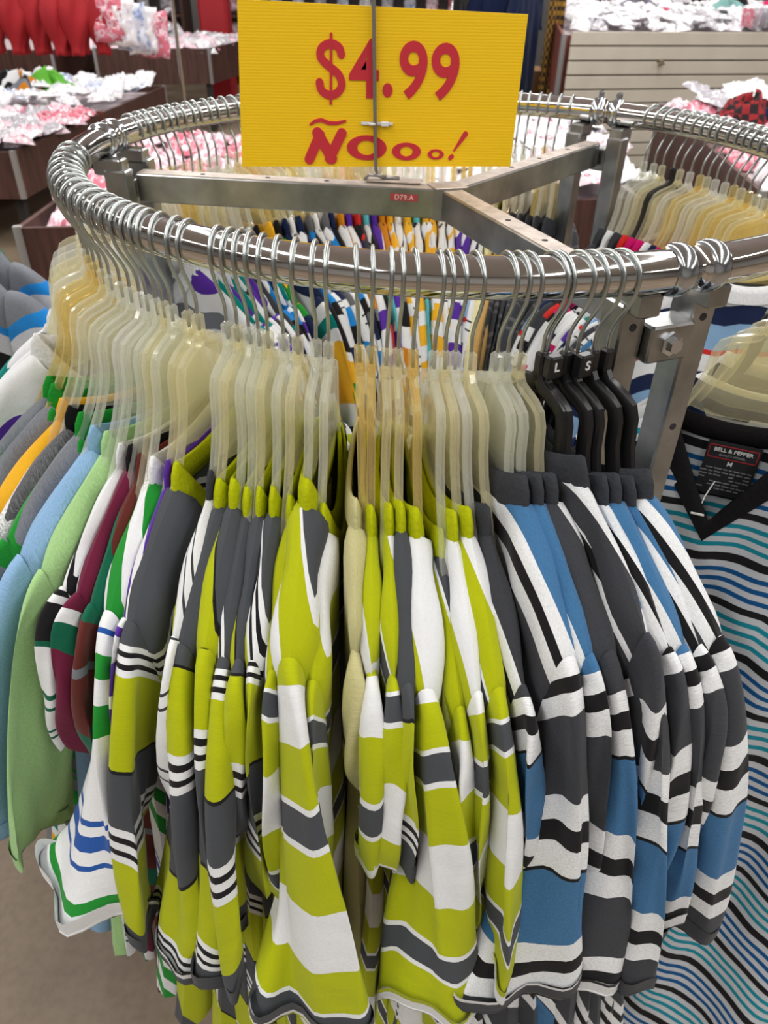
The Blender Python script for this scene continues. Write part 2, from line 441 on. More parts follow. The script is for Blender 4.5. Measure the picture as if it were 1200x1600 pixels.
def text_mesh(name, body, size, mat, parent=None, offset=0.0, extrude=.0004, align='CENTER', shear=0, space=1):
    cu = bpy.data.curves.new(name, 'FONT'); cu.body = body; cu.size = size; cu.extrude = extrude; cu.offset = offset
    cu.align_x = align; cu.align_y = 'CENTER'; cu.shear = shear; cu.resolution_u = 6; cu.space_character = space
    o = bpy.data.objects.new(name, cu); COL.objects.link(o)
    dg = bpy.context.evaluated_depsgraph_get()
    me = bpy.data.meshes.new_from_object(o.evaluated_get(dg)); me.name = name
    bpy.data.objects.remove(o)
    me.materials.clear(); me.materials.append(mat)
    return link(bpy.data.objects.new(name, me), parent)

HANG = {}
for k in ('clear', 'cream', 'amber', 'frost', 'black'):
    HANG[k] = make_hanger(k)
_used = set()
def get_hanger(kind):
    if kind not in _used: _used.add(kind); return HANG[kind]
    return dup(HANG[kind])

ORD = ['', 'first', 'second', 'third', 'fourth', 'fifth', 'sixth', 'seventh', 'eighth', 'ninth', 'tenth', 'eleventh', 'twelfth', 'thirteenth', 'fourteenth', 'fifteenth', 'sixteenth', 'seventeenth', 'eighteenth', 'nineteenth', 'twentieth']
for t in ('twenty', 'thirty', 'forty'):
    if t != 'twenty': ORD.append({'thirty': 'thirtieth', 'forty': 'fortieth'}[t])
    ORD += [t + '-' + w for w in ORD[1:10]]

def polar(a, r=R): return (CX + r * math.cos(math.radians(a)), CY + r * math.sin(math.radians(a)))

items = []   # every garment on the round rail, in order of angle
def add(a, hk, des, yaw=15, neck='wht', **k): items.append(dict(a=a, hk=hk, des=des, yaw=yaw, neck=neck, arc=k.pop('arc', 'front'), k=k))
def S(x=.28, z=-.60, a=.05, b=.012, t=20, y=0, **k): return dict(x=x, y=y, z=z, a=a, b=b, t=t, **k)

# left run, sleeves out of the frame or towards it
add(189, 'cream', 'whiteteal', -6, 'wht', slv=S())
add(193, 'frost', 'whitepurple', -5, 'wht', slv=S())
add(197, 'clear', 'greyred', -4, 'hgy', slv=S())
add(200.5, 'cream', 'whitelines', -4, 'wht', slv=S())
add(204, 'cream', 'whitepurple', -3, 'wht', slv=S())
add(207, 'frost', 'whitepurple', -2, 'wht', slv=S(t=40), z0=-.17)
add(210, 'amber', 'greengrey', 0, 'grn', slv=S(t=30))
add(213, 'amber', 'greengrey', 2, 'grn', slv=S(t=30))
add(216, 'cream', 'yellow', 3, 'yel', slv=S(t=30))
add(219, 'clear', 'marl', 4, 'blk', slv=S(t=20))
add(222, 'clear', 'greengrey', 5, 'grn', slv=S(t=20))
add(224.6, 'clear', 'ltblue', 6, 'lblu', slv=S(t=35, a=.06, z=-.60), th=.014)
add(226.6, 'frost', 'ltgreen', 12, 'lgrn', slv=S(t=20, a=.045, z=-.60))
add(228.4, 'clear', 'dkgreen', 16, 'wht', th=0.0075, slv=S(x=0.205, z=-0.46, t=5, a=0.032, b=.010, ruf=.007))
add(229.9, 'clear', 'maroon', 18, 'blk', th=0.0075, slv=S(x=0.205, z=-0.46, t=5, a=0.032, b=.010, ruf=.007))
add(231.2, 'cream', 'brown', 19, 'brn', th=0.0075, slv=S(x=0.205, z=-0.46, t=5, a=0.032, b=.010, ruf=.007))
add(233.2, 'clear', 'green', 20, 'wht', slv=S(x=.30, z=-.575, t=80, a=.066, b=.022, ruf=.012, y=-.012, v=-.10), th=.013, voff=0.045)
add(235.8, 'cream', 'purple', 18, 'pur', th=0.0075, slv=S(x=0.205, z=-0.46, t=5, a=0.032, b=.010, ruf=.007))
add(237.5, 'cream', 'char_grey2', 15, 'char', slv=S(x=.285, z=-.60, t=60, a=.045), voff=-0.015, th=.013)
add(241.7, 'clear', 'whitelines', 16, 'dgy', th=0.0075, slv=S(x=0.205, z=-0.46, t=5, a=0.032, b=.010, ruf=.007))
add(243.2, 'cream', 'char_grey', 13, 'char', slv=S(x=.285, z=-.605, t=65, a=.048), voff=0.022, th=.013)
add(244.5, 'clear', 'char_grey', 16, 'char', slv=S(x=.28, z=-.60, t=50, a=.045), voff=0.05, th=.012)
add(245.8, 'clear', 'char_grey2', 17, 'char', slv=S(x=.28, z=-.60, t=20, a=.045), voff=0.0)
add(247.2, 'cream', 'char_grey', 17, 'char', th=0.0075, slv=S(x=0.205, z=-0.46, t=5, a=0.032, b=.010, ruf=.007), voff=0.03)
add(249.0, 'clear', 'char_grey2', 15, 'char', th=0.008, slv=S(x=0.215, z=-0.52, t=5, a=0.036, b=.010, ruf=.007), voff=0.02)
add(250.9, 'cream', 'char_white', 14, 'char', th=0.008, slv=S(x=0.215, z=-0.52, t=5, a=0.036, b=.010, ruf=.007), voff=.14)
add(253.0, 'clear', 'char_white', 12, 'char', slv=S(x=.297, z=-.60, t=86, a=.060, b=.026, ruf=.013, y=.03), voff=.03, th=.014, z0=-.18)
add(254.4, 'clear', 'char_white', 13, 'char', slv=S(x=.225, z=-.54, t=15, a=.036, b=.009, ruf=.006), voff=.12, th=.009)
add(257.4, 'amber', 'beige', 14, 'bei', th=0.0075, slv=S(x=.17, z=-.40, t=5, a=.02, b=.008, ruf=.004), W=.15)
add(259.0, 'amber', 'char_white', 13, 'char', th=0.0075, slv=S(x=0.205, z=-0.46, t=5, a=0.032, b=.010, ruf=.007), voff=.05, W=.165)
add(260.8, 'cream', 'char_white', 12.5, 'char', th=0.0075, slv=S(x=0.205, z=-0.46, t=5, a=0.032, b=.010, ruf=.007), voff=.14, W=.17)
add(261.9, 'cream', 'char_grey', 12, 'char', th=0.0075, slv=S(x=0.205, z=-0.46, t=5, a=0.032, b=.010, ruf=.007), voff=0.01)
add(263.3, 'amber', 'char_white', 12, 'char', slv=S(x=.285, z=-.590, t=84, a=.052, b=.016, ruf=.009, y=.005), voff=.10, th=.013)
add(265.6, 'clear', 'char_white', 13, 'char', th=0.008, slv=S(x=0.215, z=-0.52, t=5, a=0.036, b=.010, ruf=.007), voff=.02, z0=-.215)
add(266.5, 'cream', 'char_white', 14, 'char', th=0.008, slv=S(x=0.215, z=-0.52, t=5, a=0.036, b=.010, ruf=.007), voff=.09)
add(267.6, 'frost', 'char_white', 15.5, 'char', slv=S(x=.25, z=-.56, t=10, a=.045), voff=.13)
add(269.2, 'cream', 'blue', 16, 'dgy', th=0.0075, slv=S(x=0.205, z=-0.46, t=5, a=0.032, b=.010, ruf=.007), voff=.05, z0=-.19)
add(272.2, 'clear', 'blue', 16, 'dgy', slv=S(x=.268, z=-.58, t=84, a=.064, b=.016, y=-.048, ruf=.008), voff=0.19, th=.013, z0=-.160)
add(273.3, 'clear', 'blue', 18, 'dgy', th=0.008, slv=S(x=0.215, z=-0.52, t=5, a=0.036, b=.010, ruf=.007), voff=0.17, z0=-.160)
add(274.4, 'cream', 'blue', 19.5, 'dgy', slv=S(x=.270, z=-.60, t=70, a=.052, b=.013, y=-.020, ruf=.008), voff=0.02, th=.012, z0=-.16)
add(276.8, 'black', 'blue', 20, 'dgy', th=0.0075, slv=S(x=0.205, z=-0.46, t=5, a=0.032, b=.010, ruf=.007), voff=0.0, z0=-.145)
add(277.4, 'black', 'blue', 19, 'dgy', slv=S(x=.265, z=-.605, t=35, a=.042, b=.012, y=-.02, ruf=.008), voff=0.2, th=.012, z0=-.16)
add(279.4, 'black', 'blue', 18.5, 'dgy', th=0.008, slv=S(x=0.215, z=-0.52, t=5, a=0.036, b=.010, ruf=.007), voff=0.22, z0=-.165)
add(280.7, 'black', 'blue', 18, 'dgy', slv=S(x=.24, z=-.57, t=60, a=.042, b=.012, y=-.015, ruf=.008), voff=0.18, z0=-.165)
add(282.3, 'black', 'blue', 18, 'dgy', th=0.0075, slv=S(x=0.205, z=-0.46, t=5, a=0.032, b=.010, ruf=.007), voff=0.2, z0=-.17)
add(283.9, 'black', 'blue', 18, 'dgy', slv=S(x=.250, z=-.595, t=65, a=.048, b=.013, y=-.015, ruf=.008), voff=0.21, th=.012, z0=-.165)
# far side of the rail, left connector to back right connector
seqL = ['whitepurple', 'whiteteal', 'whitepurple', 'whiteteal', 'whitelines', 'greyred', 'whiteteal', 'greyred', 'navywhite', 'navywhite', 'whiteteal', 'blackgreen', 'yellow', 'blackgreen', 'navywhite', 'whitelines',
        'navywhite', 'brownblue', 'whitelines', 'brownblue', 'navywhite', 'orangegrey', 'purplewhite', 'redblack', 'tealnavy', 'purplewhite', 'orangegrey', 'yellowcheck', 'whitelines', 'yellowcheck', 'tealnavy', 'yellowcheck', 'yellowcheck', 'whitelines',
        'yellowcheck', 'purplewhite', 'purplewhite', 'bluered', 'whitelines', 'paleyellow', 'tan', 'slate', 'slate', 'slate', 'slate', 'slate']
nL = len(seqL)
NECKB = dict(whitepurple='wht', whiteteal='wht', whitelines='wht', greyred='red', navywhite='nvy', blackgreen='blk', yellow='yel', brownblue='mgy', orangegrey='org', purplewhite='pur', redblack='red', tealnavy='aqua', yellowcheck='yel', bluered='wht', paleyellow='pyel', tan='tan', slate='dgy', pinkwhite='pnk', blue='dgy', char_grey='char')
for i, d in enumerate(seqL):
    a = 164 - (164 - 60) * i / (nL - 1) + random.uniform(-.5, .5)
    add(a, random.choice(['cream', 'clear', 'cream', 'amber', 'frost']), d, -6 if i < 12 else 4, NECKB[d], slv=S(x=.25, z=-.55, a=.045, t=10), th=.010, voff=random.uniform(0, .12), arc='back', res=.75)
seqR = ['slate', 'bluered', 'blue', 'redblack', 'pinkwhite', 'pinkwhite', 'whitelines', 'navywhite', 'pinkwhite', 'whiteteal', 'bluered', 'whitelines', 'slate', 'whitelines', 'blue', 'bluered']
for i, d in enumerate(seqR):
    a = 42 - 2.3 * i + random.uniform(-.4, .4)
    add(a, 'black' if i == 3 else random.choice(['cream', 'clear', 'amber', 'frost']), d, -12, NECKB[d], slv=S(x=.25, z=-.55, a=.045, t=10), th=.010, voff=random.uniform(0, .12), arc='right', res=.75)
# right run beside the front connector, hung face out
add(309.2, 'cream', 'vneck', -152, 'blk', slv=S(x=.27, z=-.52, a=.05, t=0), th=.017, L=1.14, lean=-.09, arc='rightfront', vee=True, fdip=.125, z0=-.192, xn=.085, radial=False, fold=.012, band=.02, sway=.11, W=.215, voff=.02)
add(313.5, 'cream', 'navywhite', -157, 'nvy', slv=S(x=.25, z=-.55, a=.05, t=0), th=.008, arc='rightfront', radial=False, z0=-.175)
add(318, 'cream', 'whitelines', -156, 'wht', slv=S(x=.25, z=-.55, a=.05, t=0), arc='rightfront', radial=False)
add(323, 'black', 'slate', -160, 'blk', slv=S(x=.25, z=-.55, a=.05, t=0), arc='rightfront', radial=False)
add(328, 'cream', 'whitelines', -165, 'wht', slv=S(x=.25, z=-.55, a=.05, t=0), arc='rightfront', radial=False)

ARC = {'front': 'near rail', 'back': 'far rail', 'right': 'back right rail', 'rightfront': 'front right rail'}
items.sort(key=lambda d: (d['arc'], d['a'] if d['arc'] in ('front', 'rightfront') else -d['a']))
tot = {}; cnt = {}; arcn = {}
for it in items: tot[(it['arc'], it['des'])] = tot.get((it['arc'], it['des']), 0) + 1
SIZES = {277.4: 'L', 280.7: 'S'}
HK = {'clear': 'clear plastic', 'cream': 'yellowed clear plastic', 'amber': 'amber tinted clear plastic', 'frost': 'milky clear plastic', 'black': 'black plastic'}
for n, it in enumerate(items):
    a, arc = it['a'], it['arc']; key = (arc, it['des']); cnt[key] = cnt.get(key, 0) + 1; arcn[arc] = arcn.get(arc, 0) + 1
    x, y = polar(a)
    rot = math.radians(a + it['yaw'])
    k = dict(it['k']); k.update(des=it['des'], neck=it['neck'], seed=100 + n)
    if 'z0' not in k and arc == 'front': k['z0'] = (-.203 if it['a'] < 236.5 else -.196 if it['a'] < 256 else -.190) - .009 * ((n * 53) % 7) / 7
    if 'L' not in k: k['L'] = .90 + .05 * ((n * 37) % 10) / 10
    jz = random.uniform(-.003, .0)
    sh = make_shirt(k); sh.location = (x, y, ZR); sh.rotation_euler = (0, 0, rot)
    desc = DES[it['des']][2]
    which = '' if tot[key] == 1 else f"{ORD[cnt[key]]} from left of its kind, "
    lab = f"{desc}, {which}{ARC[arc]}"
    if it['des'] == 'vneck': lab = 'white v-neck shirt with thin teal, blue and black stripes, facing out beside the steel post'
    tag(sh, lab, 'shirt', 'shirts hanging round the chrome rail')
    hg = get_hanger(it['hk']); hg.location = (x, y, ZR); hg.rotation_euler = (random.uniform(-.03, .03), 0, rot)
    tag(hg, f"{HK[it['hk']]} hanger, {ORD[arcn[arc]]} from the left on the {ARC[arc]}", 'hanger', 'clothes hangers round the chrome rail')
    if it['hk'] == 'black' and SIZES.get(a, 0):
        tg = MB().box((.010, 0, -.071), (.010, .014, .020), bev=.0015).build('size_tag', BLACKP, hg)
        t = text_mesh('size_letter', SIZES[a], .011, LETTERW, tg, offset=.0002)
        t.matrix_local = Matrix.Translation((.0153, 0, -.070)) @ Matrix.Rotation(PI / 2, 4, 'Z') @ Matrix.Rotation(PI / 2, 4, 'X')
    if it['des'] == 'vneck':
        vn = sh

# woven neck label inside the v-neck shirt
LB = plain('label_cloth', (.012, .012, .015, 1), .8, noise=.2, scale=400)
LR = plain('label_red', (.35, .02, .03, 1), .8)
LG = plain('label_grey', (.22, .22, .24, 1), .8)
lb = MB().box((-.005, -.0115, -.244), (.054, .0012, .066)).build('neck_label', LB, vn)
lb['label'] = 'black woven neck label with red framed lettering'
m = MB()
for (cx, cz, sx, sz) in ((-.005, -.2155, .050, .0010), (-.005, -.2305, .050, .0010), (-.0295, -.223, .0010, .016), (.0195, -.223, .0010, .016)): m.box((cx, -.0106, cz), (sx, .0006, sz))
m.build('label_border', LR, lb)
def lbl(s, size, x, z, mat=LETTERW, off=.0001):
    t = text_mesh('label_lettering', s, size, mat, lb, offset=off, extrude=.0002)
    t.matrix_local = Matrix.Translation((x, -.0103, z)) @ Matrix.Rotation(PI, 4, 'Z') @ Matrix.Rotation(PI / 2, 4, 'X')
    return t
lbl('BELL & PEPPER', .0062, -.005, -.2205)
lbl('QUALITY APPAREL', .0032, -.005, -.2265, LG)
lbl('M', .0075, -.005, -.236)
m = MB()
rl = random.Random(3)
for i in range(7):
    x0 = -.029
    while x0 < .017:
        w = rl.uniform(.003, .008)
        if rl.random() < .9: m.box((x0 + w / 2, -.0106, -.2435 - i * .0042), (w, .0005, .0013))
        x0 += w + .0015
m.build('care_lines', LG, lb)
fs = MB().tube([(.004, -.009, -.259), (.010, .004, -.273), (.013, .019, -.287)], .0007, 6)
fs.box((.013, .02, -.287), (.014, .002, .0018)); fs.build('tag_fastener', WHITEP, vn)

# ------------------------------------------------------------------ round rail
rack = empty('round_clothes_rack', (CX, CY, 0), 0, 'chrome ring clothes rack with three steel arms carrying the packed shirts', 'rack')
JA = (172, 52, 292)
def ringpts(a0, a1, n): return [(R * math.cos(math.radians(a0 + (a1 - a0) * i / n)), R * math.sin(math.radians(a0 + (a1 - a0) * i / n)), ZR) for i in range(n + 1)]
for i in range(3):
    a0, a1 = sorted((JA[i] % 360, JA[(i + 1) % 3] % 360))
    if a1 - a0 > 180: a0, a1 = a1, a0 + 360
    MB().tube(ringpts(a0 + .4, a1 - .4, 90), TR, 24).build('rail_segment', CHROME, rack, smooth=True)
for ja in JA:
    cm = empty('rail_clamp', (0, 0, 0)); cm.parent = rack
    for s in (-1, 1):
        a = ja + s * 2.0
        o = MB().tube(ringpts(a - 1.05, a + 1.05, 4), [TR + .002, TR + .0042, TR + .0046, TR + .0042, TR + .002], 24).build('collar', CLAMP, cm, smooth=True)
        if ja == 52: MB().box((R * math.cos(math.radians(a)), R * math.sin(math.radians(a)), ZR + TR + .007), (.016, .006, .012), math.radians(a), .002).build('ear', CLAMP, cm)
    # saddle plate below the tube and the two uprights
    am = math.radians(ja)
    PRr = .432
    for s in (-1, 1): MB().box((PRr * math.cos(am) - s * math.sin(am) * .035 + .01 * math.cos(am), PRr * math.sin(am) + s * math.cos(am) * .035 + .01 * math.sin(am), ZR - TR - .010), (.040, .022, .020), am, .002).build('rail_bracket', STEEL, rack)
    for s in (-1, 1):
        aa = am + s * math.radians(4.9)
        b = MB().box((PRr * math.cos(am) - s * math.sin(am) * .037, PRr * math.sin(am) + s * math.cos(am) * .037, (ZR - .030) / 2 + .01), (.030, .026, ZR - .050), am, .002)
        up = b.build('upright', STEEL, rack)
        for zz in (ZR - .050, ZR - .16):
            MB().tube([((PRr + .0145) * math.cos(am) - s * math.sin(am) * .037, (PRr + .0145) * math.sin(am) + s * math.cos(am) * .037, zz),
                       ((PRr + .0156) * math.cos(am) - s * math.sin(am) * .037, (PRr + .0156) * math.sin(am) + s * math.cos(am) * .037, zz)], .0035, 12).build('bolt_hole', DARK, up)
        MB().tube([(PRr * math.cos(am) - s * math.sin(am) * .037, PRr * math.sin(am) + s * math.cos(am) * .037, 0), (PRr * math.cos(am) - s * math.sin(am) * .037, PRr * math.sin(am) + s * math.cos(am) * .037, .022)], [.02, .014], 16).build('foot', BLACKP, rack)
    bl = MB().box(((PRr + .009) * math.cos(am), (PRr + .009) * math.sin(am), ZR - .066), (.030, .046, .034), am, .002).build('bolt_block', STEEL, rack)
    q = (PRr + .024)
    MB().tube([(q * math.cos(am), q * math.sin(am), ZR - .066), ((q + .002) * math.cos(am), (q + .002) * math.sin(am), ZR - .066), ((q + .0025) * math.cos(am), (q + .0025) * math.sin(am), ZR - .066), ((q + .008) * math.cos(am), (q + .008) * math.sin(am), ZR - .066)], [.011, .011, .0075, .0065], 6).build('bolt', BOLT, rack)
    # arm to the hub
    L0, L1 = .012, PRr - .012
    arm = MB().box(((L0 + L1) / 2 * math.cos(am), (L0 + L1) / 2 * math.sin(am), ZR - .040 - .018), (L1 - L0, .027, .036), am, .0015).build('arm', STEEL, rack)
    MB().box(((L0 + L1) / 2 * math.cos(am), (L0 + L1) / 2 * math.sin(am), ZR - .0395), (L1 - L0 - .002, .0245, .0012), am).build('arm_top', STEEL_TOP, arm)
    for rr in (.16, .24, .33):
        MB().tube([(rr * math.cos(am), rr * math.sin(am), ZR - .0392), (rr * math.cos(am), rr * math.sin(am), ZR - .0386)], .0035, 12).build('screw_hole', DARK, arm)
MB().tube([(0, 0, ZR - .077), (0, 0, ZR - .0385)], .022, 6).build('hub', STEEL, rack)
MB().box((0, .004, ZR - .0375), (.045, .035, .002), .3, .0008).build('hub_plate', STEEL_TOP, rack)

# red printed sticker on the arm
am = math.radians(172)
RED = plain('sticker_red', (.42, .05, .05, 1), .6)
px, py = .055 * math.cos(am), .055 * math.sin(am)
nx_, ny_ = math.sin(am) * -1, math.cos(am)           # arm side normals
if ny_ > 0: nx_, ny_ = -nx_, -ny_
sx, sy = CX + px + nx_ * .0142, CY + py + ny_ * .0142
st = MB().box((0, 0, 0), (.036, .0008, .0085)).build('arm_sticker', RED)
st.location = (sx, sy, ZR - .051); st.rotation_euler = (0, 0, am - PI)
tag(st, 'small red sticker with number on the left steel arm', 'sticker')
t = text_mesh('sticker_lettering', 'D79.A', .0085, plain('sticker_print', (.8, .55, .5, 1), .6), st, offset=.0001, space=1.15)
t.matrix_local = Matrix.Translation((0, -.0006, 0)) @ Matrix.Rotation(PI / 2, 4, 'X')

# ------------------------------------------------------------------ price sign
SY = 1.055
holder = empty('sign_holder', (-.018, SY, ZR - .0385), 0, 'grey wire sign holder clipped on the left steel arm', 'sign holder')
MB().tube([(.030, 0, .006), (.008, 0, .0065), (.001, 0, .009), (-.0015, 0, .016), (-.0035, 0, .10), (-.006, 0, .21), (-.010, 0, .40)], .0024, 10).build('rod', RODM, holder, smooth=True)
MB().box((.022, .004, .0025), (.075, .020, .003), -.12, .001).build('base_plate', STEEL_TOP, holder)
MB().tube([(-.016, .0, .004), (-.010, -.004, .010), (.000, -.006, .010), (.012, -.002, .008)], .002, 8).build('clip', RODM, holder, smooth=True)
def sign_mat():
    m, nt, b = newmat('corrugated_yellow')
    tc = nt.nodes.new('ShaderNodeTexCoord'); wv = nt.nodes.new('ShaderNodeTexWave'); wv.bands_direction = 'Z'; wv.inputs['Scale'].default_value = 95; wv.inputs['Distortion'].default_value = .3
    nt.links.new(tc.outputs['Object'], wv.inputs['Vector'])
    mx = nt.nodes.new('ShaderNodeMixRGB'); mx.inputs[1].default_value = srgb(255, 203, 0); mx.inputs[2].default_value = srgb(255, 209, 2)
    nt.links.new(wv.outputs['Fac'], mx.inputs[0]); nt.links.new(mx.outputs[0], b.inputs['Base Color'])
    b.inputs['Roughness'].default_value = .55
    bp = nt.nodes.new('ShaderNodeBump'); bp.inputs['Strength'].default_value = .12; bp.inputs['Distance'].default_value = .001
    nt.links.new(wv.outputs['Fac'], bp.inputs['Height']); nt.links.new(bp.outputs[0], b.inputs['Normal'])
    b.inputs['Emission Color'].default_value = srgb(246, 190, 2); b.inputs['Emission Strength'].default_value = 0.0
    return m
sign = empty('price_sign', (0, SY + .0075, ZR), 0, 'yellow corrugated plastic sign with red price $4.99 fixed to the rod', 'sign')
q = [(-.1945, -.0235), (.1555, -.0170), (.1575, .1485), (-.183, .158)]
MB().prism(q, -.002, .002).build('board', sign_mat(), sign)
SR = plain('sign_red', srgb(206, 44, 58), .55)
def zt(name, body, size, cx_, cz_, sx_, sz_, shear=0, off=0):
    t = text_mesh(name, body, size, SR, sign, offset=off, shear=shear)
    co = np.array([v.co[:] for v in t.data.vertices]); lo, hi = co.min(0), co.max(0)
    for v in t.data.vertices:
        v.co.x = (v.co.x - (lo[0] + hi[0]) / 2) * sx_ / (hi[0] - lo[0]); v.co.y = (v.co.y - (lo[1] + hi[1]) / 2) * sz_ / (hi[1] - lo[1])
    t.matrix_local = Matrix.Translation((cx_, -.0027, cz_)) @ Matrix.Rotation(PI / 2, 4, 'X')
    return t
def sg(x, y):   # measured place on the board face
    k = (x - 370) / 455
    return (-.1895 + k * .3525, .157 - (y / 262.) * .178)
# digits one by one, condensed bold
for ch, x0, x1, y0, y1 in (('4', 546, 593, 52, 145), ('.', 599, 615, 120, 143), ('9', 625, 669, 54, 146), ('9', 675, 719, 56, 147)):
    a_, b_ = sg(x0, y0), sg(x1, y1)
    zt('price_digit', ch, .08, (a_[0] + b_[0]) / 2, (a_[1] + b_[1]) / 2, (b_[0] - a_[0]), a_[1] - b_[1], off=.0018 if ch != '.' else .0)
def stroke(name, pts, w, lift=0.0):
    """thick rounded letter stroke on the board, given measured points"""
    m = MB()
    P = [sg(*p) for p in pts]; ws = w if isinstance(w, (list, tuple)) else [w] * len(P)
    n = len(P); v = []; f = []
    y0, y1 = -.0031 - lift, -.0019
    for i in range(n):
        a_, b_ = P[max(i - 1, 0)], P[min(i + 1, n - 1)]
        tx, tz = b_[0] - a_[0], b_[1] - a_[1]; l = math.hypot(tx, tz) or 1
        nx2, nz2 = -tz / l * ws[i] / 2, tx / l * ws[i] / 2
        for k in (1, -1):
            v += [(P[i][0] + k * nx2, y0, P[i][1] + k * nz2), (P[i][0] + k * nx2, y1, P[i][1] + k * nz2)]
    for i in range(n - 1):
        a_, b_ = i * 4, i * 4 + 4
        f += [(a_, b_, b_ + 2, a_ + 2), (a_, a_ + 1, b_ + 1, b_), (a_ + 2, b_ + 2, b_ + 3, a_ + 3)]
    m.add(v, f)
    for i, j in ((0, 1), (n - 1, n - 2)):
        ang = math.atan2(P[i][1] - P[j][1], P[i][0] - P[j][0])
        m.prism([(P[i][0] + math.cos(ang + t_) * ws[i] / 2 * .995, P[i][1] + math.sin(ang + t_) * ws[i] / 2 * .995) for t_ in np.linspace(-PI / 2, PI / 2, 9)], y0, y1)
    return m
def smoothpts(P, n=6):
    out = []
    for i in range(len(P) - 1):
        p0, p1, p2, p3 = P[max(i - 1, 0)], P[i], P[i + 1], P[min(i + 2, len(P) - 1)]
        for k in range(n):
            t = k / n
            out.append(tuple(.5 * (2 * p1[q] + (p2[q] - p0[q]) * t + (2 * p0[q] - 5 * p1[q] + 4 * p2[q] - p3[q]) * t * t + (3 * p1[q] - p0[q] - 3 * p2[q] + p3[q]) * t ** 3) for q in (0, 1)))
    return out + [P[-1]]
DS = stroke('x', smoothpts([(534, 77), (530, 66), (517, 61), (504, 68), (502, 82), (514, 95), (529, 108), (534, 124), (527, 137), (514, 141), (502, 134), (499, 121)]), .0095)
d2 = stroke('x', [(519, 46), (516, 155)], .0030, .0003); DS.add(d2.v, d2.f); DS.build('price_digit', SR, sign)
N1 = MB()
for pts, w in ((((478, 250), (497, 207)), .0125), (((493, 204), (516, 248)), .0135), (((512, 248), (533, 204)), .0125)):
    mm = stroke('x', pts, w, .0002 * pts[0][0] / 500 + .0003 * (pts[0][0] > 500)); N1.add(mm.v, mm.f)
mm = stroke('x', [(482, 190), (490, 184), (500, 182), (512, 187), (526, 187), (539, 183)], [.003, .0042, .0048, .0048, .0042, .003]); N1.add(mm.v, mm.f)
N1.build('letter_enye', SR, sign)
for cx_, cy_, rx, ry, t_ in ((574, 228, 33, 21.5, .42), (640, 233, 24, 15.5, .45), (689, 237, 13.5, 9, .42)):
    m = MB(); n = 48; v = []; f = []
    for k in range(n):
        a = 2 * PI * k / n
        for s in (1, 1 - t_ * 1.25):
            yy = ry * (s if s == 1 else 1 - t_)
            p = sg(cx_ + rx * s * math.cos(a), cy_ - yy * math.sin(a))
            v += [(p[0], -.0031, p[1]), (p[0], -.0021, p[1])]
    for k in range(n):
        j = (k + 1) % n
        f += [(k * 4, j * 4, j * 4 + 2, k * 4 + 2), (k * 4 + 1, k * 4 + 3, j * 4 + 3, j * 4 + 1), (k * 4, k * 4 + 1, j * 4 + 1, j * 4), (k * 4 + 2, j * 4 + 2, j * 4 + 3, k * 4 + 3)]
    m.add(v, f); m.build('letter_o', SR, sign)
ex = stroke('x', [(719, 230), (736, 201)], [.0022, .0065]); e2 = stroke('x', [(713.5, 243), (716, 240)], [.0055, .0055]); ex.add(e2.v, e2.f)
ex.build('exclamation_mark', SR, sign)
zp = sg(583, 186)
zt_ = empty('zip_tie', (zp[0], SY, ZR + zp[1]), 0, 'short white nylon zip tie holding the rod to the yellow sign', 'zip tie')
MB().box((.006, .0035, 0), (.040, .0016, .0040), 0, .0006).build('strap', WHITEP, zt_)
MB().tube([(-.004 , .004, 0), (-.0036, -.002, 0), (-.001, -.0036, 0), (.0026, -.0030, 0), (.004, .004, 0)], .0016, 6).build('loop', WHITEP, zt_, smooth=True)
MB().box((.016, .001, 0), (.010, .005, .0058), 0, .001).build('head', WHITEP, zt_)

# ------------------------------------------------------------------ room
def floor_mat():
    m, nt, b = newmat('worn_concrete'); N, L = nt.nodes.new, nt.links.new
    tc = N('ShaderNodeTexCoord'); n1 = N('ShaderNodeTexNoise'); n1.inputs['Scale'].default_value = 2.2; n1.inputs['Detail'].default_value = 8
    n2 = N('ShaderNodeTexNoise'); n2.inputs['Scale'].default_value = 60; n2.inputs['Detail'].default_value = 4
    L(tc.outputs['Object'], n1.inputs['Vector']); L(tc.outputs['Object'], n2.inputs['Vector'])
    r = N('ShaderNodeValToRGB'); r.color_ramp.elements[0].position = .35; r.color_ramp.elements[0].color = srgb(112, 97, 82); r.color_ramp.elements[1].position = .7; r.color_ramp.elements[1].color = srgb(146, 130, 110)
    L(n1.outputs['Fac'], r.inputs[0])
    r2 = N('ShaderNodeValToRGB'); r2.color_ramp.elements[0].position = .3; r2.color_ramp.elements[0].color = (.75, .72, .7, 1); r2.color_ramp.elements[1].position = .6
    L(n2.outputs['Fac'], r2.inputs[0])
    mx = N('ShaderNodeMixRGB'); mx.blend_type = 'MULTIPLY'; mx.inputs[0].default_value = .6; L(r.outputs[0], mx.inputs[1]); L(r2.outputs[0], mx.inputs[2])
    vo = N('ShaderNodeTexVoronoi'); vo.feature = 'DISTANCE_TO_EDGE'; vo.inputs['Scale'].default_value = .9; L(tc.outputs['Object'], vo.inputs['Vector'])
    lt = N('ShaderNodeMath'); lt.operation = 'LESS_THAN'; lt.inputs[1].default_value = .0022; L(vo.outputs['Distance'], lt.inputs[0])
    m2 = N('ShaderNodeMixRGB'); m2.inputs[2].default_value = srgb(60, 48, 40); lf = N('ShaderNodeMath'); lf.operation = 'MULTIPLY'; lf.inputs[1].default_value = .3; L(lt.outputs[0], lf.inputs[0]); L(lf.outputs[0], m2.inputs[0]); L(mx.outputs[0], m2.inputs[1])
    L(m2.outputs[0], b.inputs['Base Color']); b.inputs['Roughness'].default_value = .55
    return m
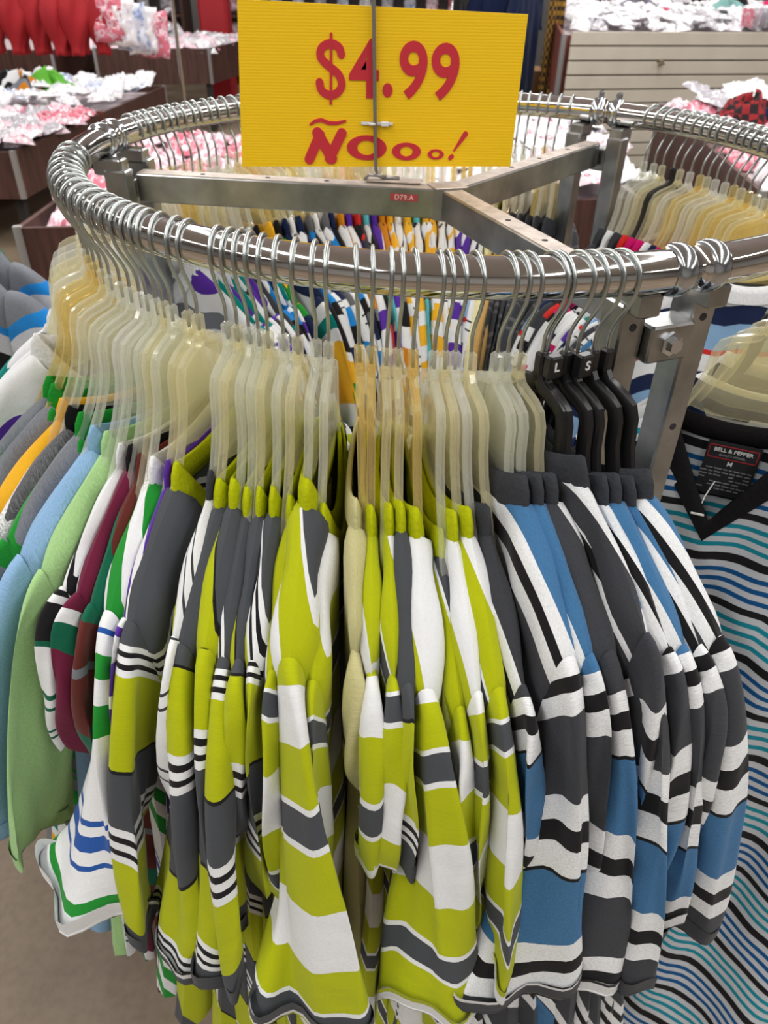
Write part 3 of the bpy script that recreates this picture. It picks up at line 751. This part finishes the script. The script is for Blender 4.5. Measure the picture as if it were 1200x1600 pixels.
def quad(name, vs, mat): return tag(mk(name, vs, [(0, 1, 2, 3)], mat, smooth=False), kind='structure')
quad('floor', [(-9, -5, 0), (9, -5, 0), (9, 15, 0), (-9, 15, 0)], floor_mat())
WALLM = plain('painted_wall', srgb(168, 166, 164), .8, noise=.08, scale=3)
quad('wall_back', [(-9, 15, 0), (9, 15, 0), (9, 15, 3.6), (-9, 15, 3.6)], WALLM)
quad('wall_left', [(-9, -5, 0), (-9, 15, 0), (-9, 15, 3.6), (-9, -5, 3.6)], WALLM)
quad('wall_right', [(9, -5, 0), (9, 15, 0), (9, 15, 3.6), (9, -5, 3.6)], WALLM)
quad('wall_front', [(-9, -5, 0), (9, -5, 0), (9, -5, 3.6), (-9, -5, 3.6)], WALLM)
quad('ceiling', [(-9, -5, 3.6), (9, -5, 3.6), (9, 15, 3.6), (-9, 15, 3.6)], plain('ceiling_paint', (.72, .72, .72, 1), .8))

# ------------------------------------------------------------------ stock around the rack
def wood_mat(name, ca, cb):
    m, nt, b = newmat(name); N, L = nt.nodes.new, nt.links.new
    tc = N('ShaderNodeTexCoord'); mp = N('ShaderNodeMapping'); mp.inputs['Scale'].default_value = (14, 14, 1.2); nz = N('ShaderNodeTexNoise'); nz.inputs['Scale'].default_value = 3; nz.inputs['Detail'].default_value = 6
    L(tc.outputs['Object'], mp.inputs[0]); L(mp.outputs[0], nz.inputs['Vector'])
    r = N('ShaderNodeValToRGB'); r.color_ramp.elements[0].position = .35; r.color_ramp.elements[0].color = ca; r.color_ramp.elements[1].position = .65; r.color_ramp.elements[1].color = cb
    L(nz.outputs['Fac'], r.inputs[0]); L(r.outputs[0], b.inputs['Base Color']); b.inputs['Roughness'].default_value = .5
    return m
BROWN = wood_mat('brown_laminate', srgb(66, 40, 34), srgb(92, 60, 52))
REDBR = wood_mat('red_brown_laminate', srgb(104, 52, 42), srgb(132, 70, 56))
ALU = plain('aluminium_edge', (.5, .5, .5, 1), .4, .7)
BEDM = plain('bin_bed', (.7, .6, .62, 1), .9)

def packet_mesh(seed, w=.17, l=.22, h=.04):
    rs = np.random.RandomState(seed); nx, ny = 13, 15
    u = np.linspace(-1, 1, nx); v = np.linspace(-1, 1, ny); U, V = np.meshgrid(u, v)
    f = (1 - np.abs(U) ** 3) * (1 - np.abs(V) ** 4)
    q = rs.rand(8) * 6.28
    top = h * (f ** .5) * (.75 + .25 * np.sin(U * 5 + q[0] + 2 * np.sin(V * 3 + q[1]))) + .008 * np.sin(U * 13 + V * 9 + q[2]) * f + .006 * rs.randn(ny, nx) * f
    bot = -h * .15 * f
    x = U * w / 2 * (1 + .04 * np.sin(V * 6 + q[3])); y = V * l / 2 * (1 + .03 * np.sin(U * 5 + q[4]))
    vs = np.concatenate([np.stack([x, y, top], -1).reshape(-1, 3), np.stack([x, y, bot], -1).reshape(-1, 3)])
    fs = grid_faces(ny, nx) + grid_faces(ny, nx, nx * ny, flip=True)
    return vs, fs
def pmat(name, ca, cb, dark):
    m, nt, b = newmat(name); N, L = nt.nodes.new, nt.links.new
    tc = N('ShaderNodeTexCoord'); oi = N('ShaderNodeObjectInfo'); ad = N('ShaderNodeVectorMath'); ad.operation = 'ADD'; L(tc.outputs['Object'], ad.inputs[0]); L(oi.outputs['Location'], ad.inputs[1])
    nz = N('ShaderNodeTexNoise'); nz.inputs['Scale'].default_value = 26; nz.inputs['Detail'].default_value = 5; L(ad.outputs[0], nz.inputs['Vector'])
    r = N('ShaderNodeValToRGB'); e = r.color_ramp.elements
    e[0].position = .32; e[0].color = dark; e[1].position = .62; e[1].color = ca
    x = e.new(.42); x.color = cb; x = e.new(.5); x.color = ca
    L(nz.outputs['Fac'], r.inputs[0]); L(r.outputs[0], b.inputs['Base Color'])
    b.inputs['Roughness'].default_value = .22; b.inputs['Coat Weight'].default_value = .6; b.inputs['Coat Roughness'].default_value = .08
    return m
PKM = {
    'white': pmat('packet_white', srgb(250, 250, 252), srgb(236, 234, 242), srgb(200, 198, 214)),
    'pink': pmat('packet_pink', srgb(246, 226, 234), srgb(236, 176, 196), srgb(200, 110, 130)),
    'rose': pmat('packet_rose', srgb(226, 120, 140), srgb(240, 215, 225), srgb(196, 66, 86)),
    'pale blue': pmat('packet_blue', srgb(224, 230, 244), srgb(160, 180, 222), srgb(120, 134, 180)),
    'grey': pmat('packet_grey', srgb(190, 186, 194), srgb(232, 230, 236), srgb(106, 104, 116)),
}
PK = {}
for i, k in enumerate(PKM):
    for j in range(2):
        vs, fs = packet_mesh(i * 5 + j)
        me = bpy.data.meshes.new('plastic_packet'); me.from_pydata([tuple(v) for v in vs], [], fs); me.materials.append(PKM[k])
        me.polygons.foreach_set('use_smooth', [True] * len(me.polygons)); PK[k, j] = me
def packet(x, y, z, kind, where, group, rz, tilt=.0, tiltx=0, sc=1):
    o = bpy.data.objects.new('plastic_packet', PK[kind, random.randint(0, 1)]); COL.objects.link(o)
    o.location = (x, y, z); o.rotation_euler = (tiltx, tilt, rz); o.scale = (sc, sc, sc)
    tag(o, f"{kind} garment packet in clear film, {where}", 'packet', group)
    return o
def bin_(name, corners, ztop, zbot, label, mat=BROWN, rim=.05, legs=False, edge=ALU):
    """open display bin over a quadrilateral (counter-clockwise corners)"""
    cx_ = sum(p[0] for p in corners) / 4; cy_ = sum(p[1] for p in corners) / 4
    r = empty(name, (cx_, cy_, 0), 0, label, 'display bin')
    P = [(p[0] - cx_, p[1] - cy_) for p in corners]
    for i in range(4):
        a_, b_ = P[i], P[(i + 1) % 4]; d = math.hypot(b_[0] - a_[0], b_[1] - a_[1]); an = math.atan2(b_[1] - a_[1], b_[0] - a_[0])
        MB().box(((a_[0] + b_[0]) / 2, (a_[1] + b_[1]) / 2, (ztop + zbot) / 2), (d - .002, .02, ztop - zbot), an).build('side_panel', mat, r)
        MB().box((a_[0], a_[1], (ztop + zbot) / 2 + .003), (.028, .028, ztop - zbot + .006), an).build('corner_edge', edge, r)
        if legs: MB().box((a_[0] * .94, a_[1] * .94, zbot / 2), (.05, .05, zbot), an).build('leg', DARK, r)
    k = .985
    mk('bed', [(p[0] * k, p[1] * k, ztop - rim) for p in P] + [(p[0] * k, p[1] * k, ztop - rim - .03) for p in P], [(0, 1, 2, 3), (7, 6, 5, 4)] + [(i, (i + 1) % 4, (i + 1) % 4 + 4, i + 4) for i in range(4)], BEDM, r, smooth=False)
    return r
STUFF = []
def fill(corners, z, n1, n2, kinds, where, group, heap=.03, sc=1, mid=0, loose=False):
    A, B, Cc, D = [np.array(p) for p in corners]
    for i in range(n1):
        for j in range(n2):
            u, v = (i + .5 + random.uniform(-.25, .25)) / n1, (j + .5 + random.uniform(-.25, .25)) / n2
            u = .03 + .94 * u; v = .03 + .94 * v
            p = (A * (1 - u) + B * u) * (1 - v) + (D * (1 - u) + Cc * u) * v
            o = packet(p[0], p[1], z + .01 + random.uniform(0, heap) + mid * math.sin(PI * u) * math.sin(PI * v), random.choice(kinds), where, group, random.uniform(-.6, .6), random.uniform(-.25, .25), random.uniform(-.2, .45), sc)
            if loose: STUFF.append(o)

# low bin at the left with two rows of stock
q1 = [(-4.4, 4.62), (-2.20, 4.75), (-2.02, 7.58), (-4.4, 7.58)]
bin_('display_bin', q1, .56, .30, 'low brown bin of white and pink packets at the left, aluminium corner edge', rim=.05, legs=True)
MB_ = MB().box((-3.22, 6.1, .53), (2.25, .02, .09)); tag(MB_.build('bin_divider', REDBR), 'thin red brown divider board across the left bin', 'divider')
fill([(-3.5, 4.7), (-2.13, 4.8), (-2.05, 6.05), (-3.5, 6.05)], .555, 9, 9, ['pink', 'rose', 'white', 'grey', 'pink'], 'near half of the left brown bin', 'packets in the near half of the left bin')
fill([(-3.9, 6.15), (-2.06, 6.15), (-1.98, 7.5), (-3.9, 7.5)], .575, 10, 6, ['white', 'white', 'white', 'pale blue'], 'far half of the left brown bin', 'packets in the far half of the left bin', .07)
# table bin behind it
q2 = [(-2.92, 8.58), (-1.84, 8.78), (-1.55, 10.3), (-3.4, 10.3)]
bin_('display_bin', q2, .75, .44, 'dark brown table bin of pink packets behind the left low bin', rim=.05, legs=True)
fill(q2, .71, 10, 8, ['pink', 'white', 'pink', 'grey'], 'in the dark table bin behind the sign\'s left side', 'packets in the dark table bin', .04, loose=True)
q2b = [(-5.2, 8.7), (-3.35, 8.6), (-3.55, 10.4), (-5.2, 10.4)]
bin_('display_bin', q2b, .72, .40, 'dark brown bin below the red garments', rim=.05, legs=True)
# pink and white bins directly behind the rack
q3 = [(-1.30, 2.7), (-.10, 2.9), (-.15, 4.45), (-1.30, 4.35)]
bin_('display_bin', q3, .72, .45, 'brown bin of pink packets just behind the rack, under the left steel arm', legs=True)
fill(q3, .70, 7, 8, ['pink', 'rose', 'white', 'pink'], 'in the pink packet bin behind the rack', 'packets in the bin behind the left of the rack', .03)
q4 = [(-.05, 3.1), (1.10, 3.3), (1.20, 5.3), (-.05, 5.3)]
bin_('display_bin', q4, .72, .45, 'brown bin heaped with white packets behind the middle of the rack', legs=True)
fill(q4, .72, 12, 16, ['white', 'white', 'white', 'pink'], 'in the heaped bin behind the middle of the rack', 'packets in the bin behind the middle of the rack', .06, mid=.04, loose=True, sc=.75)
# right near bin
q5 = [(1.286, 2.766), (2.9, 3.0), (3.1, 5.0), (1.50, 4.75)]
bin_('display_bin', q5, .87, .30, 'brown bin of pink packets at the right, in front of the slatted fixture', rim=.04, legs=True)
fill(q5, .84, 9, 10, ['pink', 'rose', 'white', 'grey', 'pink'], 'in the right bin in front of the slatted fixture', 'packets in the right bin', .05)
fill([(1.6, 4.3), (2.3, 4.4), (2.3, 4.9), (1.6, 4.8)], .90, 4, 2, ['white', 'grey'], 'heaped at the back edge of the right bin', 'white packets at the back of the right bin', .04)

# slatted fixture
def slat_mat():
    m, nt, b = newmat('cream_slat'); N, L = nt.nodes.new, nt.links.new
    tc = N('ShaderNodeTexCoord'); nz = N('ShaderNodeTexNoise'); nz.inputs['Scale'].default_value = 5; L(tc.outputs['Object'], nz.inputs['Vector'])
    r = N('ShaderNodeValToRGB'); r.color_ramp.elements[0].color = srgb(196, 188, 172); r.color_ramp.elements[1].color = srgb(222, 215, 200); L(nz.outputs['Fac'], r.inputs[0]); L(r.outputs[0], b.inputs['Base Color'])
    b.inputs['Roughness'].default_value = .5
    return m
SLM = slat_mat(); GRV = plain('slat_groove', srgb(120, 104, 90), .8)
sl = empty('slatted_fixture', (1.137, 5.66, 0), math.atan2(.27, 1.345), 'cream slatted back panel of a display fixture at the right', 'fixture')
m = MB(); nS = 14; hS = 1.15 / nS
for i in range(nS): m.box((1.5, .012, (i + .5) * hS), (3.0, .024, hS - .010), 0, .002)
m.build('slats', SLM, sl)
MB().box((1.5, .025, .575), (2.99, .01, 1.14)).build('backing', GRV, sl)
hk = MB().tube([(.62, 0, .985), (.635, -.03, .99), (.65, -.03, .975), (.62, -.02, .965)], .009, 8).build('hook', plain('brass_hook', (.25, .2, .12, 1), .4, .5), sl, smooth=True)
q6 = [(1.10, 5.75), (3.95, 6.30), (3.9, 9.2), (1.48, 8.6)]
bin_('display_bin', q6, 1.12, .72, 'red brown sided bin heaped with white packets behind the slatted panel', REDBR, rim=.04)
fill(q6, 1.12, 27, 24, ['white', 'white', 'white', 'grey'], 'in the bin behind the slatted panel', 'packets in the bin behind the slatted panel', .07, mid=.05, loose=True, sc=.62)
for i in range(26):
    o = packet(2.35 + i * .055, 6.02 + i * .011, 1.22, random.choice(['pink', 'rose', 'white', 'grey']), 'standing in the row along the slatted panel top', 'packets standing along the slatted panel', .2, PI / 2 + random.uniform(-.2, .2), .0, .62); STUFF.append(o)

# crumpled cloths
def crumple(name, x, y, z, w, l, h, mat, label, seed, cat='garment', rz=0):
    rs = np.random.RandomState(seed); n = 26; q = rs.rand(12) * 6.28
    f = np.linspace(0, 2 * PI, 40, endpoint=False); rows = []
    for r in np.linspace(0.02, 1, n):
        hh = h * (1 - r ** 2.4) ** .7 * (.7 + .3 * np.sin(f * 3 + q[0] + r * 6)) + h * .16 * np.sin(f * 5 + q[1] + r * 11) * (1 - r) + h * .08 * np.sin(f * 9 + r * 19 + q[2]) * (r < .99)
        rr = r * (1 + .15 * np.sin(f * 3 + q[3]) + .08 * np.sin(f * 7 + q[4]))
        rows.append(np.stack([w / 2 * rr * np.cos(f), l / 2 * rr * np.sin(f), np.maximum(hh, 0)], -1))
    V = np.concatenate(rows)
    o = mk(name, V, grid_faces(n, 40, wrap=True), mat, uv=V[:, :2] * 1.0); o.location = (x, y, z); o.rotation_euler = (0, 0, rz)
    return tag(o, label, cat)
def check_mat(name, a, b_, sc):
    m, nt, b = newmat(name); N, L = nt.nodes.new, nt.links.new
    tc = N('ShaderNodeTexCoord'); ck = N('ShaderNodeTexChecker'); ck.inputs['Scale'].default_value = sc; ck.inputs[1].default_value = a; ck.inputs[2].default_value = b_
    L(tc.outputs['Object'], ck.inputs['Vector']); L(ck.outputs[0], b.inputs['Base Color']); b.inputs['Roughness'].default_value = .9
    return m
crumple('crumpled_garment', 1.66, 3.95, .88, .40, .34, .14, check_mat('red_check', srgb(150, 34, 40), srgb(36, 24, 28), 26), 'crumpled red and black checked garment on the right bin', 3)
crumple('crumpled_garment', 1.96, 3.92, .88, .5, .38, .18, fab('navy'), 'crumpled dark navy garment beside the red checked one on the right bin', 4)
crumple('crumpled_garment', 1.95, 7.2, 1.18, .36, .3, .10, plain('cloth_grey_pile', srgb(110, 108, 122), .9), 'grey crumpled garment on the white packets behind the slatted panel', 5)
crumple('crumpled_garment', 1.98, 6.7, 1.18, .26, .2, .06, plain('cloth_pink_pile', srgb(200, 90, 116), .9), 'pink crumpled garment on the white packets behind the slatted panel', 6)
crumple('crumpled_garment', 2.7, 7.5, 1.20, .5, .34, .14, fab('black'), 'black crumpled garment on the white packets behind the slatted panel', 7)
crumple('crumpled_garment', 2.55, 7.0, 1.20, .26, .34, .10, plain('cloth_aqua_pile', srgb(130, 176, 172), .9), 'aqua crumpled garment on the white packets behind the slatted panel', 8)
crumple('crumpled_garment', 3.05, 7.3, 1.20, .3, .26, .10, plain('cloth_magenta_pile', srgb(214, 40, 110), .9), 'magenta crumpled garment on the white packets behind the slatted panel', 9)
crumple('crumpled_garment', -2.70, 6.75, .60, .42, .3, .16, plain('cloth_lime', srgb(96, 176, 50), .8), 'lime green crumpled garment on the left low bin', 10)
crumple('crumpled_garment', -2.85, 6.60, .60, .34, .24, .16, fab('orangegrey'), 'orange and grey crumpled garment beside the lime one on the left low bin', 11)
crumple('crumpled_garment', -2.98, 6.7, .60, .3, .2, .14, fab('tealnavy'), 'aqua and white crumpled garment beside the orange one on the left low bin', 12)
crumple('crumpled_garment', -3.02, 5.65, .60, .3, .26, .12, fab('black'), 'black crumpled garment at the left edge of the left low bin', 13)
crumple('crumpled_garment', -2.78, 5.18, .58, .3, .3, .10, plain('cloth_red_pile', srgb(214, 60, 66), .8), 'red crumpled garment at the left edge of the left low bin', 14)
for i, (x, y, w, mt, lb_) in enumerate(((-3.55, 8.9, .5, 'pale blue', ''), (-3.2, 9.1, .5, 'rose', ''), (-2.95, 9.3, .5, 'pale blue', ''), (-3.75, 8.8, .4, 'rose', ''), (-2.75, 9.5, .45, 'pale blue', ''), (-3.4, 9.4, .5, 'white', ''), (-3.0, 8.95, .4, 'pink', ''), (-2.5, 9.7, .4, 'grey', ''))):
    for j in range(3):
        packet(x + random.uniform(-.12, .12), y + random.uniform(-.1, .1), .80 + j * .07, mt, 'heaped on the table bin beside the red garments', 'packets heaped beside the red garments', random.uniform(-1, 1), random.uniform(-.5, .5), random.uniform(0, .7), 1.2)

# red baby trousers in film hanging from a rail at the upper left
REDC = plain('red_cotton', srgb(176, 30, 40), .75, noise=.15, scale=9, bump=.5)
hr = empty('hanging_rail', (-2.0, 4.75, 0), 0, 'steel rail carrying red garments at the upper left', 'rail')
MB().tube([(-2.7, 0, 1.52), (.5, 0, 1.52)], .012, 12).build('bar', CHROME, hr, smooth=True)
for xx in (-2.7,): MB().tube([(xx, 0, 0), (xx, 0, 1.52)], .014, 12).build('post', CHROME, hr, smooth=True)
MB().tube([(.5, 0, 1.52), (.62, 0, 1.60), (.62, .3, 1.62), (.62, .9, 1.62), (.62, .9, 0)], .012, 12).build('brace', CHROME, hr, smooth=True)
def red_pants(x, y, z, rz, seed, s=1):
    r = empty('red_trousers', (x, y, z), rz)
    rs = np.random.RandomState(seed); q = rs.rand(5) * 6.28
    f = np.linspace(0, 2 * PI, 30, endpoint=False)
    for sd in (-1, 1):
        rows = []
        for t in np.linspace(0, 1, 22):
            w = (.050 + .045 * math.sin(PI * min(1, t * 1.15)) ** 1.2 - .018 * t) * s
            d = (.02 + .035 * math.sin(PI * min(1, t * 1.1))) * s
            cx_ = sd * (.035 + .035 * t) * s
            kx = w * (1 + .08 * np.sin(f * 4 + q[0] + t * 4)); ky = d * (1 + .2 * np.sin(f * 5 + q[1] + t * 6))
            rows.append(np.stack([cx_ + kx * np.cos(f), ky * np.sin(f), np.full(30, -.34 * t * s) + .006 * np.sin(f * 3 + q[2])], -1))
        V = np.concatenate(rows); mk('leg', V, grid_faces(22, 30, wrap=True) + [tuple(range(21 * 30, 22 * 30))], REDC, r)
    rows = []
    for t in np.linspace(0, 1, 5):
        rows.append(np.stack([(.085 + .01 * math.sin(t * 9)) * s * np.cos(f), .024 * s * np.sin(f), np.full(30, .05 - .06 * t)], -1))
    mk('waistband', np.concatenate(rows), grid_faces(5, 30, wrap=True), REDC, r)
    MB().tube([(0, 0, .04), (0, 0, .10), (.012, 0, .115), (0, 0, .13), (-.012, 0, .118)], .003, 6).build('hook', WIRE, r, smooth=True)
    return r
pos = [(-2.32, 4.75, 1.40, .9), (-2.20, 4.75, 1.40, .5), (-2.07, 4.75, 1.40, .3), (-1.95, 4.75, 1.40, .5), (-1.83, 4.75, 1.40, .2), (-1.73, 4.75, 1.40, .9), (-1.63, 4.75, 1.40, .6)]
for i, (x, y, z, rz) in enumerate(pos):
    o = red_pants(x, y, z, rz, 40 + i, 1.02)
    
    tag(o, f"red cotton trousers hanging at the upper left, {ORD[i + 1]} from the left", 'trousers', 'red trousers hanging at the upper left')
for i in range(5):
    packet(-1.52 + i * .05, 4.78 + i * .03, 1.22 - .02 * i, ['rose', 'white', 'pale blue', 'white', 'rose'][i], 'hanging at the right end of the red garments', 'packets hanging beside the red garments', random.uniform(-.4, .4), 0, PI / 2 - .1, 1.0)

# red pillar, grey panel and shelves far behind
o = MB().box((-2.14, 9.9 + .9, .9), (.34, .34, 1.8), 0, .03).build('pillar', plain('pillar_red', srgb(176, 30, 40), .5)); o.name = 'red_pillar'; tag(o, 'red square pillar behind the dark table bin', 'pillar')
def gondola(x, y, w, h, label, ca, seed):
    r = empty('store_shelf', (x, y, 0), 0, label, 'shelf')
    MB().box((0, .25, h / 2), (w, .04, h)).build('back_panel', ca, r)
    for k in range(4):
        MB().box((0, 0, .15 + k * (h - .15) / 4), (w, .5, .03)).build('shelf_board', BROWN, r)
    for s in (-1, 1): MB().box((s * w / 2, 0, h / 2), (.04, .52, h)).build('side_panel', BROWN, r)
    return r
GREYP = plain('grey_panel', srgb(130, 124, 126), .6)
gondola(-5.2, 12.6, 4.6, 1.5, 'brown store shelf standing far behind the red garments', GREYP, 1)
gondola(-.4, 12.6, 4.2, 1.5, 'brown store shelf far behind the yellow sign', GREYP, 2)
gondola(5.0, 13.0, 5.2, 1.5, 'brown store shelf far behind the slatted panel', GREYP, 3)
for (gx, gw, wh) in ((-5.2, 4.4, 'behind the red garments'), (-.4, 4.0, 'behind the yellow sign'), (5.0, 5.0, 'behind the slatted panel')):
    gy = 12.55 if gx < 3 else 12.95
    for k in range(1, 4):
        n = int(gw / .3)
        for i in range(n):
            o = packet(gx - gw / 2 + (i + .5) * gw / n, gy, .17 + k * .3375 + .14, random.choice(['grey', 'pale blue', 'rose', 'white', 'pink']), f'standing on the far shelf {wh}', f'packets on the far shelf {wh}', random.uniform(-.2, .2), 0, PI / 2, .95); STUFF.append(o)

# the many far packets nobody could count: one object
bpy.context.view_layer.update()
vs, fs, mi, mats_ = [], [], [], []; off = 0
for o in STUFF:
    me = o.data; co_ = np.zeros(len(me.vertices) * 3); me.vertices.foreach_get('co', co_); co_ = co_.reshape(-1, 3)
    mw = np.array(o.matrix_world); vs.append(co_ @ mw[:3, :3].T + mw[:3, 3])
    fs += [tuple(i + off for i in p.vertices) for p in me.polygons]; off += len(co_)
    mt = me.materials[0]
    if mt not in mats_: mats_.append(mt)
    mi += [mats_.index(mt)] * len(me.polygons)
for o in STUFF: bpy.data.objects.remove(o)
st_ = mk('far_packets', np.concatenate(vs), fs, None, mats=mats_, fmat=mi)
tag(st_, 'heaps of small film wrapped packets in the far bins and shelves', 'packets', kind='stuff')

# dark long garments on a rail right of the sign
rr_ = empty('hanging_rail', (1.05, 6.95, 0), 0, 'steel rail carrying dark garments right of the sign', 'rail')
MB().tube([(-.6, 0, 1.62), (.28, 0, 1.62)], .012, 12).build('bar', CHROME, rr_, smooth=True)
for xx in (-.6,): MB().tube([(xx, 0, 0), (xx, 0, 1.62)], .014, 12).build('post', CHROME, rr_, smooth=True)
for i, (x, y, rz, d, lb_) in enumerate(((.55, 6.95, 1.2, 'black', 'black long garment hanging behind the sign\'s right part'), (.80, 6.95, .4, 'navy', 'dark navy long garment hanging right of the yellow sign'), (1.02, 6.95, .9, 'navy', 'dark navy long garment hanging beside the slatted fixture'))):
    g = make_shirt(dict(des=d, neck='blk', seed=900 + i, slv=S(x=.22, z=-.55, a=.05), th=.03, L=1.15, radial=False, res=.6))
    g.name = 'long_garment'; g.location = (x, y, 1.62); g.rotation_euler = (0, 0, rz); tag(g, lb_, 'garment')
    h2 = get_hanger('black'); h2.location = (x, y, 1.62 - .006); h2.rotation_euler = (0, 0, rz); tag(h2, 'black hanger of the ' + lb_, 'hanger')
sc_ = empty('patterned_scarf', (1.25, 6.95, 1.61), 0, 'brown and yellow patterned scarf hanging left of the slatted fixture', 'scarf')
f = np.linspace(-1, 1, 20); rows = []
for t in np.linspace(0, 1, 24): rows.append(np.stack([f * (.06 + .015 * t), .015 * np.sin(f * 6 + t * 2), np.full(20, -1.25 * t)], -1))
mk('cloth', np.concatenate(rows), grid_faces(24, 20), check_mat('scarf_print', srgb(170, 130, 50), srgb(60, 46, 42), 34), sc_)
MB().tube([(-.07, 0, .003), (.07, 0, .003)], .005, 8).build('bar', WIRE, sc_)
CARD = plain('cardboard', srgb(150, 112, 76), .85, noise=.08)
for i, (x, y, z, s, l) in enumerate(((1.15, 7.6, .2, .4, 'cardboard box on the floor left of the slatted fixture'), (1.16, 7.6, .575, .35, 'cardboard box stacked on another left of the slatted fixture'))):
    b0 = empty('cardboard_box', (x, y, z - s / 2), .15, l, 'box')
    MB().box((0, 0, s / 2), (s, s, s), 0, .006).build('carton', CARD, b0); MB().box((0, 0, s + .001), (.05, s * .98, .002)).build('packing_tape', plain('tape', srgb(190, 165, 120), .3), b0)

# neighbouring rail at the left edge
nr = empty('straight_clothes_rail', (-1.05, 1.55, 0), 0, 'chrome clothes rail at the left edge behind the round rack', 'rail')
MB().tube([(.25, -.55, 1.27), (-.25, .85, 1.27)], TR, 16).build('bar', CHROME, nr, smooth=True)
for p in ((.25, -.55), (-.25, .85)):
    MB().tube([(p[0], p[1], 0), (p[0], p[1], 1.27)], .014, 12).build('post', CHROME, nr, smooth=True)
for i, (t, d, nk, hk_, lb_) in enumerate(((.27, 'neigh', 'hgy', 'cream', 'grey, blue and white striped shirt at the left edge, nearest on its rail'),
                                     (.38, 'neigh', 'wht', 'cream', 'second grey, blue and white striped shirt on the left edge rail'),
                                     (.62, 'plaingreen', 'dgrn', 'cream', 'dark green shirt on the left edge rail'))):
    x = -1.05 + .25 - .5 * t + (.07 if i < 2 else -.09); y = 1.55 - .55 + 1.4 * t
    g = make_shirt(dict(des=d, neck=nk, seed=950 + i, slv=S(x=.30, z=-.42, a=.08, b=.03, t=0), th=.02, W=.20, radial=False, fold=.015, voff=-.045)); rz = math.radians(-18)
    g.location = (x, y, 1.27); g.rotation_euler = (0, 0, rz); tag(g, lb_, 'shirt')
    h2 = get_hanger(hk_); h2.location = (x, y, 1.27); h2.rotation_euler = (0, 0, rz); tag(h2, ['clear hanger of the nearest striped shirt on the left edge rail', 'clear hanger of the second striped shirt on the left edge rail', 'clear hanger of the green shirt on the left edge rail'][i], 'hanger')

for k in HANG:
    if k not in _used: bpy.data.objects.remove(HANG[k])

# ------------------------------------------------------------------ lights
def area(name, loc, sx, sy, power, rot=(0, 0, 0), col=(1, .98, .95)):
    l = bpy.data.lights.new(name, 'AREA'); l.shape = 'RECTANGLE'; l.size = sx; l.size_y = sy; l.energy = power; l.color = col
    o = bpy.data.objects.new(name, l); COL.objects.link(o); o.location = loc; o.rotation_euler = rot; return o
for yy in (-2.2, -.1, 2.2, 4.6, 7.2, 10.2):
    for xx in (-4.6, -1.5, 1.6, 4.8):
        area('ceiling_tube', (xx, yy, 3.45), .16, 2.0, 38 if yy < 8 else 34, (0, 0, 0))
w = bpy.data.worlds.new('World'); bpy.context.scene.world = w; w.use_nodes = True
w.node_tree.nodes['Background'].inputs[0].default_value = (.95, .97, 1, 1); w.node_tree.nodes['Background'].inputs[1].default_value = .45

# ------------------------------------------------------------------ camera
pitch, roll, h = .6322, .0197, .1986
F = Vector((0, math.cos(pitch), -math.sin(pitch))); Rt = Vector((1, 0, 0)); U = Rt.cross(F)
r = Rt * math.cos(roll) + U * math.sin(roll); u = -Rt * math.sin(roll) + U * math.cos(roll)
cam = bpy.data.cameras.new('Camera'); co = bpy.data.objects.new('Camera', cam); COL.objects.link(co)
M = Matrix((r, u, -F)).transposed().to_4x4(); M.translation = Vector((0, 0, ZR + h)); co.matrix_world = M
cam.sensor_fit = 'HORIZONTAL'; cam.sensor_width = 36; cam.lens = 36 * 1180 / 1200; cam.clip_start = .02
cam.dof.use_dof = True; cam.dof.focus_distance = .62; cam.dof.aperture_fstop = 16
sc = bpy.context.scene; sc.camera = co
sc.view_settings.view_transform = 'Standard'; sc.view_settings.look = 'None'; sc.view_settings.exposure = 0
sc.cycles.use_adaptive_sampling = True; sc.cycles.adaptive_threshold = .03
sc.cycles.transparent_max_bounces = 18; sc.cycles.max_bounces = 6; sc.cycles.diffuse_bounces = 3; sc.cycles.glossy_bounces = 3
sc.cycles.use_denoising = True
